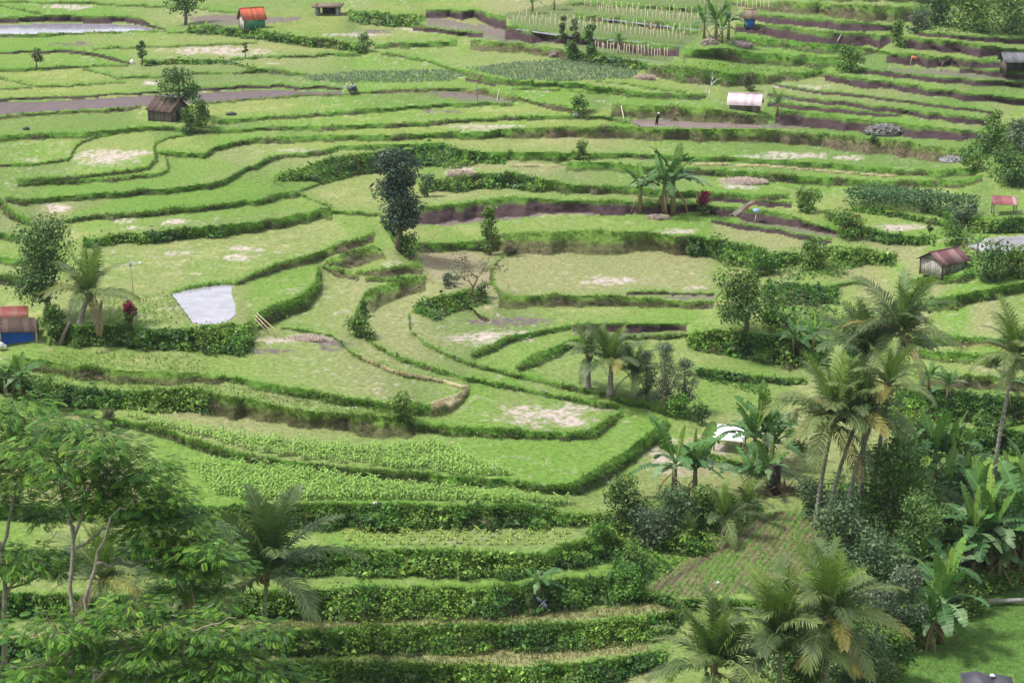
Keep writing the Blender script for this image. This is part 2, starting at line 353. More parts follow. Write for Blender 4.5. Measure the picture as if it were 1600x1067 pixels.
X0, X1, Y0, Y1 = -300.0, 1902.0, -96.0, 1200.0
CP, SP = math.cos(PITCH), math.sin(PITCH)
def ray(x, y):
    cx = (np.asarray(x, float) - 800) / FPX; cy = (533.5 - np.asarray(y, float)) / FPX
    return cx, cy * SP + CP, cy * CP - SP
def inpoly(px, py, P):
    P = np.asarray(P, float); c = np.zeros(np.shape(px), bool); n = len(P)
    for i in range(n):
        x0, y0 = P[i]; x1, y1 = P[i - 1]
        if y0 == y1: continue
        c ^= ((y0 > py) != (y1 > py)) & (px < (x1 - x0) * (py - y0) / (y1 - y0) + x0)
    return c
WATERS = [('pond_water', 'w', ((0,38.5),(150,37),(208,39),(244,46.5),(222,47.5),(150,49.5),(60,52),(0,53.5),(-300,56),(-300,40)), (0.36, 0.33, 0.40)),  # pond colours: murky water with the lavender sky reflection mixed in
          ('pond_water', 'w', ((267,458),(300,450),(345,443.5),(363,443),(361,458),(368,480),(366,494),(352,504),(318,507),(300,502),(290,488)), (0.34, 0.315, 0.36)),
          ('pond_water', 'w', ((1512,384),(1545,371),(1600,367),(1900,362),(1900,392),(1600,392),(1560,396),(1535,394)), (0.42, 0.39, 0.44)),
          ('paddy_water', 'm', ((-300,163),(0,160),(75,158),(150,154),(250,148),(310,145),(400,141),(530,143),(537,146),(470,147.5),(400,152.5),(320,159),(225,164.5),(125,170),(50,175),(0,179),(-300,186)), (0.125, 0.09, 0.088)),
          ('paddy_water', 'm', ((985,190),(1060,189),(1180,194),(1195,199),(1060,198),(1000,196)), (0.20, 0.15, 0.14))]
FLATS = [w[2] for w in WATERS]
def raster(step):
    nx, ny = int((X1 - X0) / step) + 1, int((Y1 - Y0) / step) + 1
    GX = np.zeros((ny, nx)); GY = np.zeros((ny, nx)); WW = np.full((ny, nx), -1.0); KK = np.zeros((ny, nx), 'U1')
    mh = 1.7 * step
    for k, v in BK:
        for a, b in zip(v[:-1], v[1:]):
            qa = np.array([a[0], a[1]]), np.array([a[0] + a[3], a[1] + a[2]]); qb = np.array([b[0], b[1]]), np.array([b[0] + b[3], b[1] + b[2]])
            def grow(q):
                d = q[1] - q[0]; l = np.hypot(*d)
                return (q[0], q[0] + d * max(1, mh / max(l, 1e-6)))
            qa, qb = grow(qa), grow(qb)
            for tri, wv, hv in (((qa[0], qb[0], qb[1]), (0, 0, 1), (a[4], b[4], b[4])), ((qa[0], qb[1], qa[1]), (0, 1, 1), (a[4], b[4], a[4]))):
                P = np.array(tri)
                i0 = max(0, int((P[:, 0].min() - X0) / step)); i1 = min(nx - 1, int((P[:, 0].max() - X0) / step) + 1)
                j0 = max(0, int((P[:, 1].min() - Y0) / step)); j1 = min(ny - 1, int((P[:, 1].max() - Y0) / step) + 1)
                if i1 < i0 or j1 < j0: continue
                xx = X0 + np.arange(i0, i1 + 1) * step; yy = Y0 + np.arange(j0, j1 + 1) * step
                px, py = np.meshgrid(xx, yy)
                den = (P[1, 1] - P[2, 1]) * (P[0, 0] - P[2, 0]) + (P[2, 0] - P[1, 0]) * (P[0, 1] - P[2, 1])
                if abs(den) < 1e-6: continue
                dl0 = np.array([P[1, 1] - P[2, 1], P[2, 0] - P[1, 0]]) / den; dl1 = np.array([P[2, 1] - P[0, 1], P[0, 0] - P[2, 0]]) / den
                l0 = dl0[0] * (px - P[2, 0]) + dl0[1] * (py - P[2, 1]); l1 = dl1[0] * (px - P[2, 0]) + dl1[1] * (py - P[2, 1]); l2 = 1 - l0 - l1
                ins = (l0 >= -1e-6) & (l1 >= -1e-6) & (l2 >= -1e-6)
                if not ins.any(): continue
                gw = dl0 * wv[0] + dl1 * wv[1] - (dl0 + dl1) * wv[2]
                Hh = l0 * hv[0] + l1 * hv[1] + l2 * hv[2]; w = l0 * wv[0] + l1 * wv[1] + l2 * wv[2]
                sj, si = slice(j0, j1 + 1), slice(i0, i1 + 1)
                GX[sj, si][ins] = (-gw[0] * Hh)[ins]; GY[sj, si][ins] = (-gw[1] * Hh)[ins]
                WW[sj, si][ins] = w[ins]; KK[sj, si][ins] = k
    return GX, GY, WW, KK
def solve(step, z, rounds, iters):
    GX, GY, WW, KK = raster(step); ny, nx = WW.shape
    xs = X0 + np.arange(nx) * step; ys = Y0 + np.arange(ny) * step
    px, py = np.meshgrid(xs, ys); rx, ry, rz = ray(px, py)
    if z is None: z = np.maximum(0, (1000 - py) / 1000 * 22)
    else:
        jy = np.clip(np.linspace(0, z.shape[0] - 1, ny), 0, z.shape[0] - 1); ix = np.clip(np.linspace(0, z.shape[1] - 1, nx), 0, z.shape[1] - 1)
        j0 = np.minimum(jy.astype(int), z.shape[0] - 2); i0 = np.minimum(ix.astype(int), z.shape[1] - 2); fj = (jy - j0)[:, None]; fi = (ix - i0)[None]
        z = (z[j0][:, i0] * (1 - fj) + z[j0 + 1][:, i0] * fj) * (1 - fi) + (z[j0][:, i0 + 1] * (1 - fj) + z[j0 + 1][:, i0 + 1] * fj) * fi
    wt = np.where(WW >= 0, 0.55, 1.0)
    wx = np.minimum(wt[:, 1:], wt[:, :-1]) * 0.6; wy = np.minimum(wt[1:], wt[:-1])
    for q in FLATS:                                      # standing water keeps level
        m = inpoly(px, py, q); GX[m] = 0; GY[m] = 0; wx = np.where(m[:, 1:] & m[:, :-1], 25.0, wx); wy = np.where(m[1:] & m[:-1], 25.0, wy)
    ja, ia = int((1000 - Y0) / step), int((700 - X0) / step)
    def DT(a, b):
        o = np.zeros((ny, nx)); o[:, 1:] += a; o[:, :-1] -= a; o[1:] += b; o[:-1] -= b; return o
    def A(q):
        o = DT(wx * (q[:, 1:] - q[:, :-1]), wy * (q[1:] - q[:-1])); o[ja, ia] += q[ja, ia]; return o
    dg = DT(wx, wy) * 0
    dg[:, 1:] += wx; dg[:, :-1] += wx; dg[1:] += wy; dg[:-1] += wy; dg[ja, ia] += 1
    for _ in range(rounds):
        mpp = np.clip((CZ - z) / -rz, 40, 600) / FPX * 0.93 * step
        gx = GX * mpp; gy = GY * mpp
        b = DT(wx * 0.5 * (gx[:, 1:] + gx[:, :-1]), wy * 0.5 * (gy[1:] + gy[:-1]))
        r = b - A(z); d = r / dg; rr = (r * d).sum()
        for _ in range(iters):
            q = A(d); al = rr / (d * q).sum(); z = z + al * d; r = r - al * q
            y = r / dg; rn = (r * y).sum()
            if rn < 1e-9: break
            d = y + rn / rr * d; rr = rn
    return z, WW, KK, px, py
Z, *_ = solve(12, None, 3, 700)
Z, *_ = solve(6, Z, 1, 500)
STEP = 2.0
Z, WW, KK, PX, PY = solve(STEP, Z, 1, 400)
NY, NX = Z.shape
RX, RY, RZ = ray(PX, PY)
print('terrain solve', round(time.time() - T0, 1), 'z', Z.min(), Z.max())
def vnoise(x, y, seed=0):
    xi = np.floor(x).astype(int); yi = np.floor(y).astype(int); fx = x - xi; fy = y - yi
    fx = fx * fx * (3 - 2 * fx); fy = fy * fy * (3 - 2 * fy)
    def h(a, b):
        n = (a * 374761393 + b * 668265263 + seed * 974634721) & 0x7fffffff
        n = ((n ^ (n >> 13)) * 1274126177) & 0x7fffffff
        return ((n ^ (n >> 16)) & 0xffff) / 65535.0
    return (h(xi, yi) * (1 - fx) + h(xi + 1, yi) * fx) * (1 - fy) + (h(xi, yi + 1) * (1 - fx) + h(xi + 1, yi + 1) * fx) * fy
def fbm(x, y, o=4, seed=0):
    s = 0; a = 0.5; t = 0
    for i in range(o): s = s + a * vnoise(x * 2 ** i, y * 2 ** i, seed + i); t += a; a *= 0.55
    return s / t
TT = (CZ - Z) / -RZ                                     # depth along the view axis of every terrain point
WX, WY, WZ = RX * TT, RY * TT, Z.copy()
print('depth', TT[int((0 - Y0) / STEP), ::100].round(0), TT[int((533 - Y0) / STEP), ::100].round(0), TT[int((1066 - Y0) / STEP), ::100].round(0))
def at(x, y):
    """world point of the terrain seen at photo pixel x, y"""
    fi = np.clip((np.asarray(x, float) - X0) / STEP, 0, NX - 1.001); fj = np.clip((np.asarray(y, float) - Y0) / STEP, 0, NY - 1.001)
    i = fi.astype(int); j = fj.astype(int); a = fi - i; b = fj - j
    def g(A): return (A[j, i] * (1 - a) + A[j, i + 1] * a) * (1 - b) + (A[j + 1, i] * (1 - a) + A[j + 1, i + 1] * a) * b
    return np.stack([g(WX), g(WY), g(WZ)], -1)
def ppm(x, y):
    """photo pixels per metre at that point"""
    p = at(x, y); return FPX / (p[..., 1] * CP - (p[..., 2] - CZ) * SP)

# ------------------------------------------------------------------ ground colours (what the ground is made of, and shade painted on grassy banks)
n1 = fbm(WX * 0.10, WY * 0.10, 4, 3); n2 = fbm(WX * 0.5, WY * 0.5, 4, 9); n3 = fbm(WX * 1.7, WY * 1.7, 3, 21); n4 = fbm(WX * 0.03 + 5, WY * 0.03, 3, 33); n5 = fbm(WX * 2.2, WY * 3.6, 3, 61); fv = vnoise(Z * 2.1 + 3, WX * 0.03 + 40, 71); fv2 = vnoise(Z * 1.7 + 30, WX * 0.026 + 9, 72); fv3 = vnoise(Z * 1.9 + 60, WX * 0.03 + 19, 73)
def mixc(c, t, k):
    k = np.clip(k, 0, 1)[..., None]; return c * (1 - k) + np.asarray(t, float) * k
C_FIELD, C_LUSH, C_YEL = (0.186, 0.240, 0.076), (0.130, 0.232, 0.042), (0.222, 0.256, 0.074)
C_DRY, C_MUD, C_SOIL, C_OLIVE = (0.44, 0.365, 0.33), (0.165, 0.125, 0.125), (0.115, 0.078, 0.068), (0.185, 0.170, 0.065)
FC = np.broadcast_to(np.array(C_FIELD), (NY, NX, 3)).copy()
FC = mixc(FC, C_YEL, np.clip((n4 - 0.35) * 2.2, 0, 1) * np.clip((520 - PY) / 350, 0.15, 1))
FC = mixc(FC, C_LUSH, np.clip((n1 - 0.42) * 2.6, 0, 0.85))
FC = mixc(FC, (0.34, 0.33, 0.15), np.clip((n2 - 0.55) * 3.0, 0, 0.55) * np.clip((n4 - 0.3) * 3, 0.2, 1))
FC = mixc(FC, C_LUSH, np.clip((fv - 0.50) * 2.8, 0, .95)); FC = mixc(FC, (0.235, 0.238, 0.112), np.clip((fv2 - 0.52) * 2.8, 0, .9)); FC = mixc(FC, (0.110, 0.178, 0.048), np.clip((fv3 - 0.58) * 2.8, 0, .75))
FC = mixc(FC, C_DRY, np.clip((n3 - 0.66) * 5, 0, 0.5) * np.clip((n1 - 0.35) * 3, 0, 1))
def region(P, col, k=1.0, soft=True):
    global FC
    m = inpoly(PX + (n2 - 0.5) * 14, PY + (n3 - 0.5) * 5, P) * k
    if soft: m = m * np.clip(0.55 + 1.2 * n2, 0, 1)
    FC = mixc(FC, col, m)
def patch(x, y, rx, ry, col=C_DRY, k=1.0, hole=0.0):
    global FC
    d = np.hypot((PX - x) / rx, (PY - y) / ry) + (n2 - 0.5) * 1.5 + (n3 - 0.5) * 1.0
    m = np.clip((1.0 - d) * 2.5, 0, 1) * k
    if hole: m = m * np.clip((d - hole) * 3, 0, 1)
    FC = mixc(FC, col, m * np.clip((n5 - 0.30) * 4.5, 0.12, 1))
# lush paddies lower left and centre, meadow at the bottom right
for P in (((60,300),(120,270),(250,275),(270,245),(350,250),(380,262),(300,285),(100,305)), ((110,335),(300,318),(430,298),(410,280),(220,300)), ((130,365),(500,325),(480,305),(130,345)),
          ((380,470),(480,440),(500,415),(400,430)), ((660,400),(560,380),(520,340),(590,338)), ((990,750),(1040,650),(960,660),(900,690),(700,690),(840,750)),
          ((1070,640),(1200,650),(1240,600),(1100,590))): region(P, C_LUSH, 0.6)
region(((1300, 1200), (1400, 1010), (1460, 950), (1540, 910), (1950, 890), (1950, 1200)), (0.092, 0.172, 0.040), 1.0, False)
for P in (((380,975),(800,962),(1000,945),(1060,938),(1060,955),(800,978),(380,985)), ((380,1036),(700,1022),(1000,1002),(1030,1016),(800,1040),(380,1046)), ((0,985),(380,975),(380,990),(0,1000))): region(P, (0.26, 0.25, 0.12), 0.8)
PLOUGH = ((1005, 930), (1050, 885), (1120, 845), (1190, 800), (1265, 796), (1300, 830), (1290, 880), (1180, 925), (1100, 932))
region(PLOUGH, (0.165, 0.158, 0.080), 0.95)
pl = inpoly(PX, PY, PLOUGH)
row = 0.6 * np.sin((PX + 0.75 * PY) * 0.33 + n2 * 9 + n1 * 8)
FC = mixc(FC, (0.10, 0.19, 0.04), pl * np.clip(row * 1.2 + (n3 - 0.5) * 4 + (n2 - .40) * 3, 0, 0.85))
FC = mixc(FC, C_SOIL, pl * np.exp(-((PX - 1010 - (930 - PY) * 1.62) / 7) ** 2) * 0.9)
for p in ((165,246,50,13),(205,240,28,5),(90,326,30,8),(198,341,30,8),(270,346,22,5),(206,356,12,3),(380,389,28,6),(372,402,30,5),(275,397,22,5),(50,250,14,3),(110,11,40,5),(330,79,70,7),(385,85,40,6),(235,130,20,4),
          (720,268,30,8),(745,199,65,5),(1165,281,40,6),(1150,292,28,4),(1060,361,42,6),(1225,243,65,6),(1330,247,30,4),(1250,137,45,4),(1400,355,52,5),(955,440,46,7),(930,433,24,3),(1085,450,18,4),
          (870,645,80,20),(845,655,60,12),(760,530,60,16),(470,531,60,8),(1010,122,22,4),(1050,715,45,25),(1115,700,25,20),(560,55,60,3),(430,100,14,2),(700,240,40,3),(480,236,40,4),(745,205,40,4),
          (690,47,60,5),(1000,330,30,5),(610,414,18,5)): patch(*p)
patch(860, 632, 26, 10, C_LUSH, 1.0)
for p in ((795,503,75,7),(745,505,25,7),(520,540,40,8),(430,549,50,4),(110,70,35,5),(690,175,30,3),(720,148,60,6),(1340,175,60,4),(590,50,30,4),(1300,78,40,3)): patch(*p[:4], (0.15, 0.115, 0.12), 1.0)
patch(685, 408, 34, 9, (0.23, 0.10, 0.085), 1.0)
MUDS = (((980,187),(1060,186),(1200,193),(1300,200),(1200,202),(1000,198)), ((895,518),(960,521),(1075,520),(1075,525),(960,530),(895,522)), ((700,150),(740,146),(800,157),(790,163),(720,158)),
        ((735,55),(800,46),(880,66),(830,72),(735,58)), ((1020,464),(1115,462),(1115,469),(1060,468)), ((640,330),(700,345),(860,330),(960,325),(960,337),(860,336),(700,352),(650,352)),
        ((1160,338),(1300,362),(1310,370),(1250,366),(1150,349)), ((330,24),(470,28),(460,34),(340,42),(290,30)), ((1335,106),(1560,112),(1600,128),(1425,116)), ((675,28),(790,46),(760,54),(660,42)))
for P in MUDS: region(P, C_MUD, 0.9)
region(((650,396),(742,394),(768,425),(772,452),(705,456),(668,428)), (0.27, 0.235, 0.15), 0.85)
region(((1040,690),(1100,680),(1130,720),(1100,745),(1040,740)), (0.30,0.27,0.17), .6); region(((1190,650),(1250,640),(1270,690),(1240,740),(1200,720)), (0.27,0.26,0.13), .6)
region(((790,22),(900,0),(1160,-20),(1150,25),(1095,50),(1060,85),(1045,100),(925,96),(870,52),(800,48)), (0.115, 0.155, 0.06), 0.85)
# bank colours by kind; lower grassy faces get browner soil plus painted-in shade
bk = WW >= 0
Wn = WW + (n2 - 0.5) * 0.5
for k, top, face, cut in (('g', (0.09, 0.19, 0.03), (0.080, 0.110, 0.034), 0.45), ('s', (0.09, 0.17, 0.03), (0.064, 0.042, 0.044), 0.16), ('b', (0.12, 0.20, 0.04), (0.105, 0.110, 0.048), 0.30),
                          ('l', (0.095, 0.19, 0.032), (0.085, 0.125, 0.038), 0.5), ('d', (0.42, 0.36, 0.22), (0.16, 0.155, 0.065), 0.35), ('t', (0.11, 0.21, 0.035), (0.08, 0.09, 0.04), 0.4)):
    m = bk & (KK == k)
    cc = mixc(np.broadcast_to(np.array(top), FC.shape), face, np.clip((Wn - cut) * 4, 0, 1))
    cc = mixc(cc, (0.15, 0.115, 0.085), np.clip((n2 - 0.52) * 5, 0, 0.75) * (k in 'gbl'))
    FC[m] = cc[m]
# a soft edge of lush grass along every crest
crest = np.zeros((NY, NX))
for s in range(1, 6): crest[:-s] = np.maximum(crest[:-s], bk[s:] * (1.0 - s * 0.16))
crest[bk] = 0; FC = mixc(FC, (0.105, 0.225, 0.033), 0.7 * crest * np.clip(n2 * 1.8 - 0.2, 0, 1))

# ------------------------------------------------------------------ water sheets (the bed under each is lowered)
ZB = Z.copy()
for nm, kd, P, c in WATERS:
    m = inpoly(PX, PY, P); ZB[m] -= 0.30
WZ[:] = ZB
# small relief: clods and ruts on the fields, a lumpy face on the banks
WZ += np.where(bk, 0, (n3 - 0.5) * 0.10 + (n2 - 0.5) * 0.08)
WZ += pl * 0.05 * np.sin((PX + 0.75 * PY) * 0.62 + n2 * 5)
lump = (fbm(WX * 0.9, WZ * 1.6 + WY * 0.4, 4, 51) - 0.5) * np.where(KK == 'l', 1.2, 0.6) * np.where(bk, np.sin(np.clip(WW, 0, 1) * math.pi), 0)
dXx = np.gradient(WX, axis=1); dXz = np.gradient(WZ, axis=1); dYx = np.gradient(WX, axis=0); dYy = np.gradient(WY, axis=0); dYz = np.gradient(WZ, axis=0); dXy = np.gradient(WY, axis=1)
NNx, NNy, NNz = dYy * dXz - dYz * dXy, dYz * dXx - dYx * dXz, dYx * dXy - dYy * dXx
nl = np.sqrt(NNx ** 2 + NNy ** 2 + NNz ** 2) + 1e-9; sg = np.sign(NNz); NNx, NNy, NNz = NNx / nl * sg, NNy / nl * sg, NNz / nl * sg
WX += NNx * lump; WY += NNy * lump; WZ += NNz * lump * 0.5

def grid_part(name, mask, material, label=None):
    q = mask[:-1, :-1]
    j, i = np.nonzero(q); idx = np.stack([(j + 1) * NX + i, (j + 1) * NX + i + 1, j * NX + i + 1, j * NX + i], 1)
    u, inv = np.unique(idx.ravel(), return_inverse=True)
    V = np.stack([WX.ravel()[u], WY.ravel()[u], WZ.ravel()[u]], 1)
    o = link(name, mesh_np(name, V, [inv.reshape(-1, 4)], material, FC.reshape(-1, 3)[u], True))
    return tag(o, kind='structure', label=label)
WEEDS = (((955,805),(1060,760),(1180,775),(1190,800),(1110,850),(1050,885),(1005,925),(950,900)), ((1275,810),(1300,745),(1400,690),(1600,760),(1700,760),(1700,885),(1530,895),(1450,940),(1395,1010),(1380,1120),(1170,1120),(1190,940),(1290,925),(1305,850)), ((1430,50),(1440,-60),(1700,-60),(1700,55),(1600,55),(1500,52)), ((1490,240),(1560,190),(1700,190),(1700,300),(1560,285)), ((1495,385),(1530,398),(1700,400),(1700,440),(1500,432)), ((1090,580),(1200,590),(1195,620),(1110,600)), ((1200,400),(1290,395),(1330,430),(1210,440)), ((1190,480),(1300,480),(1420,500),(1420,540),(1200,520)))
mead = inpoly(PX, PY, ((1300, 1300), (1390, 1010), (1460, 950), (1540, 910), (2000, 890), (2000, 1300)))
grid_part('terrace_field', ~bk & ~pl & ~mead, M_FIELD, 'green stubble paddies stepping up the valley')
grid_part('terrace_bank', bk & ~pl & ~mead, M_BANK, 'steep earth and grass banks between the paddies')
grid_part('ploughed_field', pl, M_SOIL, 'brown ploughed plot with rows of seedlings')
grid_part('meadow', mead & ~pl, M_FIELD, 'smooth bright green meadow in the bottom right corner')
ZW = Z - 0.07
for nm, kd, P, c in WATERS:
    m = inpoly(PX, PY, P); d = m.copy()
    d[1:] |= m[:-1]; d[:-1] |= m[1:]; d[:, 1:] |= m[:, :-1]; d[:, :-1] |= m[:, 1:]
    jj, ii = np.nonzero(d[:-1, :-1] & d[1:, 1:] & d[1:, :-1] & d[:-1, 1:]); idx = np.stack([(jj + 1) * NX + ii, (jj + 1) * NX + ii + 1, jj * NX + ii + 1, jj * NX + ii], 1)
    u, inv = np.unique(idx.ravel(), return_inverse=True); zz = ZW.ravel()[u]; tt = (CZ - zz) / -RZ.ravel()[u]
    V = np.stack([RX.ravel()[u] * tt, RY.ravel()[u] * tt, zz], 1)
    wm = bpy.data.materials.get('water_' + kd) or mat('water_' + kd, 0.06 if kd == 'w' else 0.5, 1.0 if kd == 'w' else 0.15, noise=0.24, nscale=0.9, bump=0.12 if kd == 'w' else 0.10, bscale=2.5)
    if kd == 'w': [setattr(q.inputs['IOR'], 'default_value', 1.95) for q in wm.node_tree.nodes if q.type == 'BSDF_PRINCIPLED']
    link(nm, mesh_np(nm, V, [inv.reshape(-1, 4)], wm, np.broadcast_to(np.array(c), V.shape), True))
for o in COL.objects:
    if o.name.startswith('pond_water') or o.name.startswith('paddy_water'): o['kind'] = 'structure'

# the slope the viewpoint stands on, and the hill that goes on beyond the top of the frame
cols = np.arange(0, NX, 9)
rows = [np.stack([WX[-1, cols], WY[-1, cols], WZ[-1, cols]], 1)]
xt = np.linspace(-75, 75, len(cols))
for (yy, zz, sp) in ((71, -3.5, 0.75), (66, 0, 0.8), (60, 5, 0.85), (52, 11, 0.9), (42, 19, 1.0), (30, 26, 1.0), (18, 33, 1.0), (8, 38, 1.0), (0, 42.8, 1.0), (-20, 44, 1.1), (-60, 60, 1.3)):
    rows.append(np.stack([xt * sp, np.full(len(cols), yy) + 1.5 * (fbm(xt * .1, xt * 0 + yy, 3, 5) - .5), zz + 1.2 * (fbm(xt * .15, xt * 0 + yy, 3, 8) - .5)], 1))
V = np.concatenate(rows); k = len(cols)
q = np.array([(r * k + i, (r + 1) * k + i, (r + 1) * k + i + 1, r * k + i + 1) for r in range(len(rows) - 1) for i in range(k - 1)])
cc = np.array((0.10, 0.18, 0.04)) * (0.7 + 0.6 * fbm(V[:, 0] * .3, V[:, 1] * .3, 4, 2))[:, None]
tag(link('near_hillside', mesh_np('near_hillside', V, [q], M_BANK, cc, True)), kind='structure')
rows = [np.stack([WX[0, cols], WY[0, cols], WZ[0, cols]], 1)]
for i in range(1, 9):
    a = rows[0].copy(); a[:, 0] *= 1 + 0.28 * i; a[:, 1] *= 1 + 0.16 * i; a[:, 2] += 6.5 * i * (0.7 + 0.6 * fbm(a[:, 0] * .02, a[:, 1] * .02, 3, 5)); rows.append(a)
V = np.concatenate(rows)
q = np.array([(r * k + i, r * k + i + 1, (r + 1) * k + i + 1, (r + 1) * k + i) for r in range(len(rows) - 1) for i in range(k - 1)])
tag(link('far_hillside', mesh_np('far_hillside', V, [q], M_BANK, np.broadcast_to(np.array((0.09, 0.16, 0.04)), V.shape), True)), kind='structure')
print('terrain mesh', round(time.time() - T0, 1))

# ------------------------------------------------------------------ grass and undergrowth (stuff): single blades and leaves with their real size
def blades(P, D, L, Wd, col):
    """N bent blades: root P, start direction D (unit), length L, width Wd, colour (N,3)"""
    N = len(P); a = rng.uniform(0, 2 * math.pi, N)
    S = np.stack([np.cos(a), np.sin(a), np.zeros(N)], 1) * (Wd / 2)[:, None]
    mid = P + D * (L * 0.55)[:, None]
    D2 = D * np.array([1.5, 1.5, 0.35]); D2[:, 2] -= 0.15
    tip = mid + D2 * (L * 0.45)[:, None]
    V = np.stack([P - S, P + S, mid - S * .8, mid + S * .8, tip - S * .15, tip + S * .15], 1).reshape(-1, 3)
    b = np.arange(N)[:, None] * 6
    return V, [np.concatenate([b + np.array([0, 1, 3, 2]), b + np.array([2, 3, 5, 4])])], np.repeat(col, 6, 0)
def leafcards(P, Nn, L, Wd, col):
    """N folded leaves round centres P, facing roughly Nn"""
    N = len(P); r = rng.standard_normal((N, 3)); A = np.cross(Nn, r); A /= np.linalg.norm(A, axis=1)[:, None] + 1e-9
    Bv = np.cross(Nn, A); Bv /= np.linalg.norm(Bv, axis=1)[:, None] + 1e-9
    A = A * (L / 2)[:, None]; Bv = Bv * (Wd / 2)[:, None]; up = Nn * (Wd * 0.22)[:, None]
    V = np.stack([P - A, P + Bv * 0.9 - A * 0.15 + up, P + A - up * 0.6, P - Bv * 0.9 - A * 0.15 + up], 1).reshape(-1, 3)
    return V, [np.arange(N)[:, None] * 4 + np.array([0, 1, 2, 3])], np.repeat(col, 4, 0)
def sample(prob):
    """points on the terrain; prob = expected number per node"""
    n = rng.poisson(prob[:-1, :-1].ravel() * (STEP / 3) ** 2); idx = np.repeat(np.arange(len(n)), n); j, i = idx // (NX - 1), idx % (NX - 1)
    a, b = rng.random(len(idx)), rng.random(len(idx))
    def g(A): return (A[j, i] * (1 - a) + A[j, i + 1] * a) * (1 - b) + (A[j + 1, i] * (1 - a) + A[j + 1, i + 1] * a) * b
    P = np.stack([g(WX), g(WY), g(WZ)], 1); Nn = np.stack([NNx[j, i], NNy[j, i], NNz[j, i]], 1)
    s = FPX / (P[:, 1] * CP - (P[:, 2] - CZ) * SP)
    return P, Nn, s, j, i
def vary(N, base, amt=0.22, hue=0.12):
    return np.clip(np.asarray(base) * (1 + amt * rng.standard_normal((N, 1))) * (1 + hue * rng.standard_normal((N, 3)) * np.array([1, .4, 1])), 0.004, 0.9)
vis = (PX > -260) & (PX < 1860) & (PY > -85) & (PY < 1170)
kk = {k: bk & (KK == k) & vis for k in 'gsbltd'}
G = MB()
# grass lip on every crest, grass on the faces
lipw = np.zeros((NY, NX)); 
for k, lip, d1, d2 in (('g', 0.40, 1.6, 0.75), ('t', 0.7, 1.0, 0.4), ('s', 0.16, 1.7, 0.012), ('b', 0.18, 1.5, 0.8), ('l', 0.20, 2.0, 0.35), ('d', 0.4, 1.3, 0.8)):
    lipw += np.where(kk[k], np.where(WW < lip, d1, d2), 0)
lipw = np.where((crest > 0.7) & vis, 0.30, lipw) * np.where(PY < 300, 1.0, 1.25) * np.clip((n2 - .28) * 4.0, 0.12, 1.8)
P, Nn, s, j, i = sample(lipw)
top = np.where(bk[j, i], WW[j, i], 0)
base = np.where((top < 0.42)[:, None], np.array((0.150, 0.285, 0.042)), np.array((0.074, 0.130, 0.030)))  # bright lip, darker blades below: light and shade of the bank put into colour
br = (KK[j, i] == 'b') & (top > 0.3); base = np.where(br[:, None], np.array((0.120, 0.145, 0.052)), base); dd = (KK[j, i] == 'd'); base = np.where((dd & (top < .4))[:, None], np.array((0.46, 0.40, 0.24)), base)
base = np.where((KK[j, i] == 's')[:, None], np.array((.098, .205, .034)), base); base = base * (0.70 + 0.65 * n1[j, i])[:, None]
nb = 4
rag = np.repeat(np.clip(.35 + 1.3 * n2[j, i] * (.5 + n1[j, i]), .3, 2.0), nb); lfy = np.repeat(KK[j, i] == 'l', nb); soil = (KK[j, i] == 's'); soil = np.repeat(soil, nb); base = np.clip(base, 0, 1)
P = np.repeat(P, nb, 0); s = np.repeat(s, nb); base = np.repeat(base, nb, 0); Nh = np.repeat(Nn, nb, 0); top = np.repeat(top, nb); br = np.repeat(br, nb)
P = P + rng.standard_normal(P.shape) * (2.0 / s)[:, None] * np.array([1, 1, 0.25])
D = np.stack([Nh[:, 0] * 0.75, Nh[:, 1] * 0.75, np.full(len(P), 0.75)], 1) + rng.standard_normal(P.shape) * 0.28; D /= np.linalg.norm(D, axis=1)[:, None]
L = np.maximum(0.21, 2.7 / s) * rng.uniform(0.5, 1.5, len(P)) * rag * np.where(br, 0.7, 1.0) * np.where(soil, 0.60, 1.0) * np.where(lfy, 1.35, 1.0) * np.where(top > .4, 0.75, 1)
G.add(*blades(P, D, L, np.maximum(0.022, 1.15 / s), vary(len(P), base, 0.20, 0.10)))
P, Nn, s, j, i = sample(np.where((kk['g'] | kk['b'] | kk['l'] | kk['t']) & (WW < .5), .030, 0) * np.clip((n1 - .3) * 5, .1, 2))   # ragged tussocks
nb = 16; base = np.array([(.15, .28, .045), (.20, .29, .07), (.10, .21, .035), (.26, .27, .10)])[rng.integers(0, 4, len(P))]; hgt = np.repeat(np.maximum(.38, 5.5 / s) * rng.uniform(.6, 1.5, len(P)), nb)
P = np.repeat(P, nb, 0); s = np.repeat(s, nb); Nh = np.repeat(Nn, nb, 0); P = P + rng.standard_normal(P.shape) * (1.6 / s)[:, None] * np.array([1, 1, .2])
D = np.stack([Nh[:, 0] * .5, Nh[:, 1] * .5, np.full(len(P), .9)], 1) + rng.standard_normal(P.shape) * .38; D /= np.linalg.norm(D, axis=1)[:, None]
G.add(*blades(P, D, hgt * rng.uniform(.6, 1.2, len(P)), np.maximum(.025, 1.1 / s), vary(len(P), np.repeat(base, nb, 0), .16, .06)))
tag(G.build('bank_grass', M_GRASS), 'long green grass hanging over the terrace edges', kind='stuff')
ng = G.n // 6
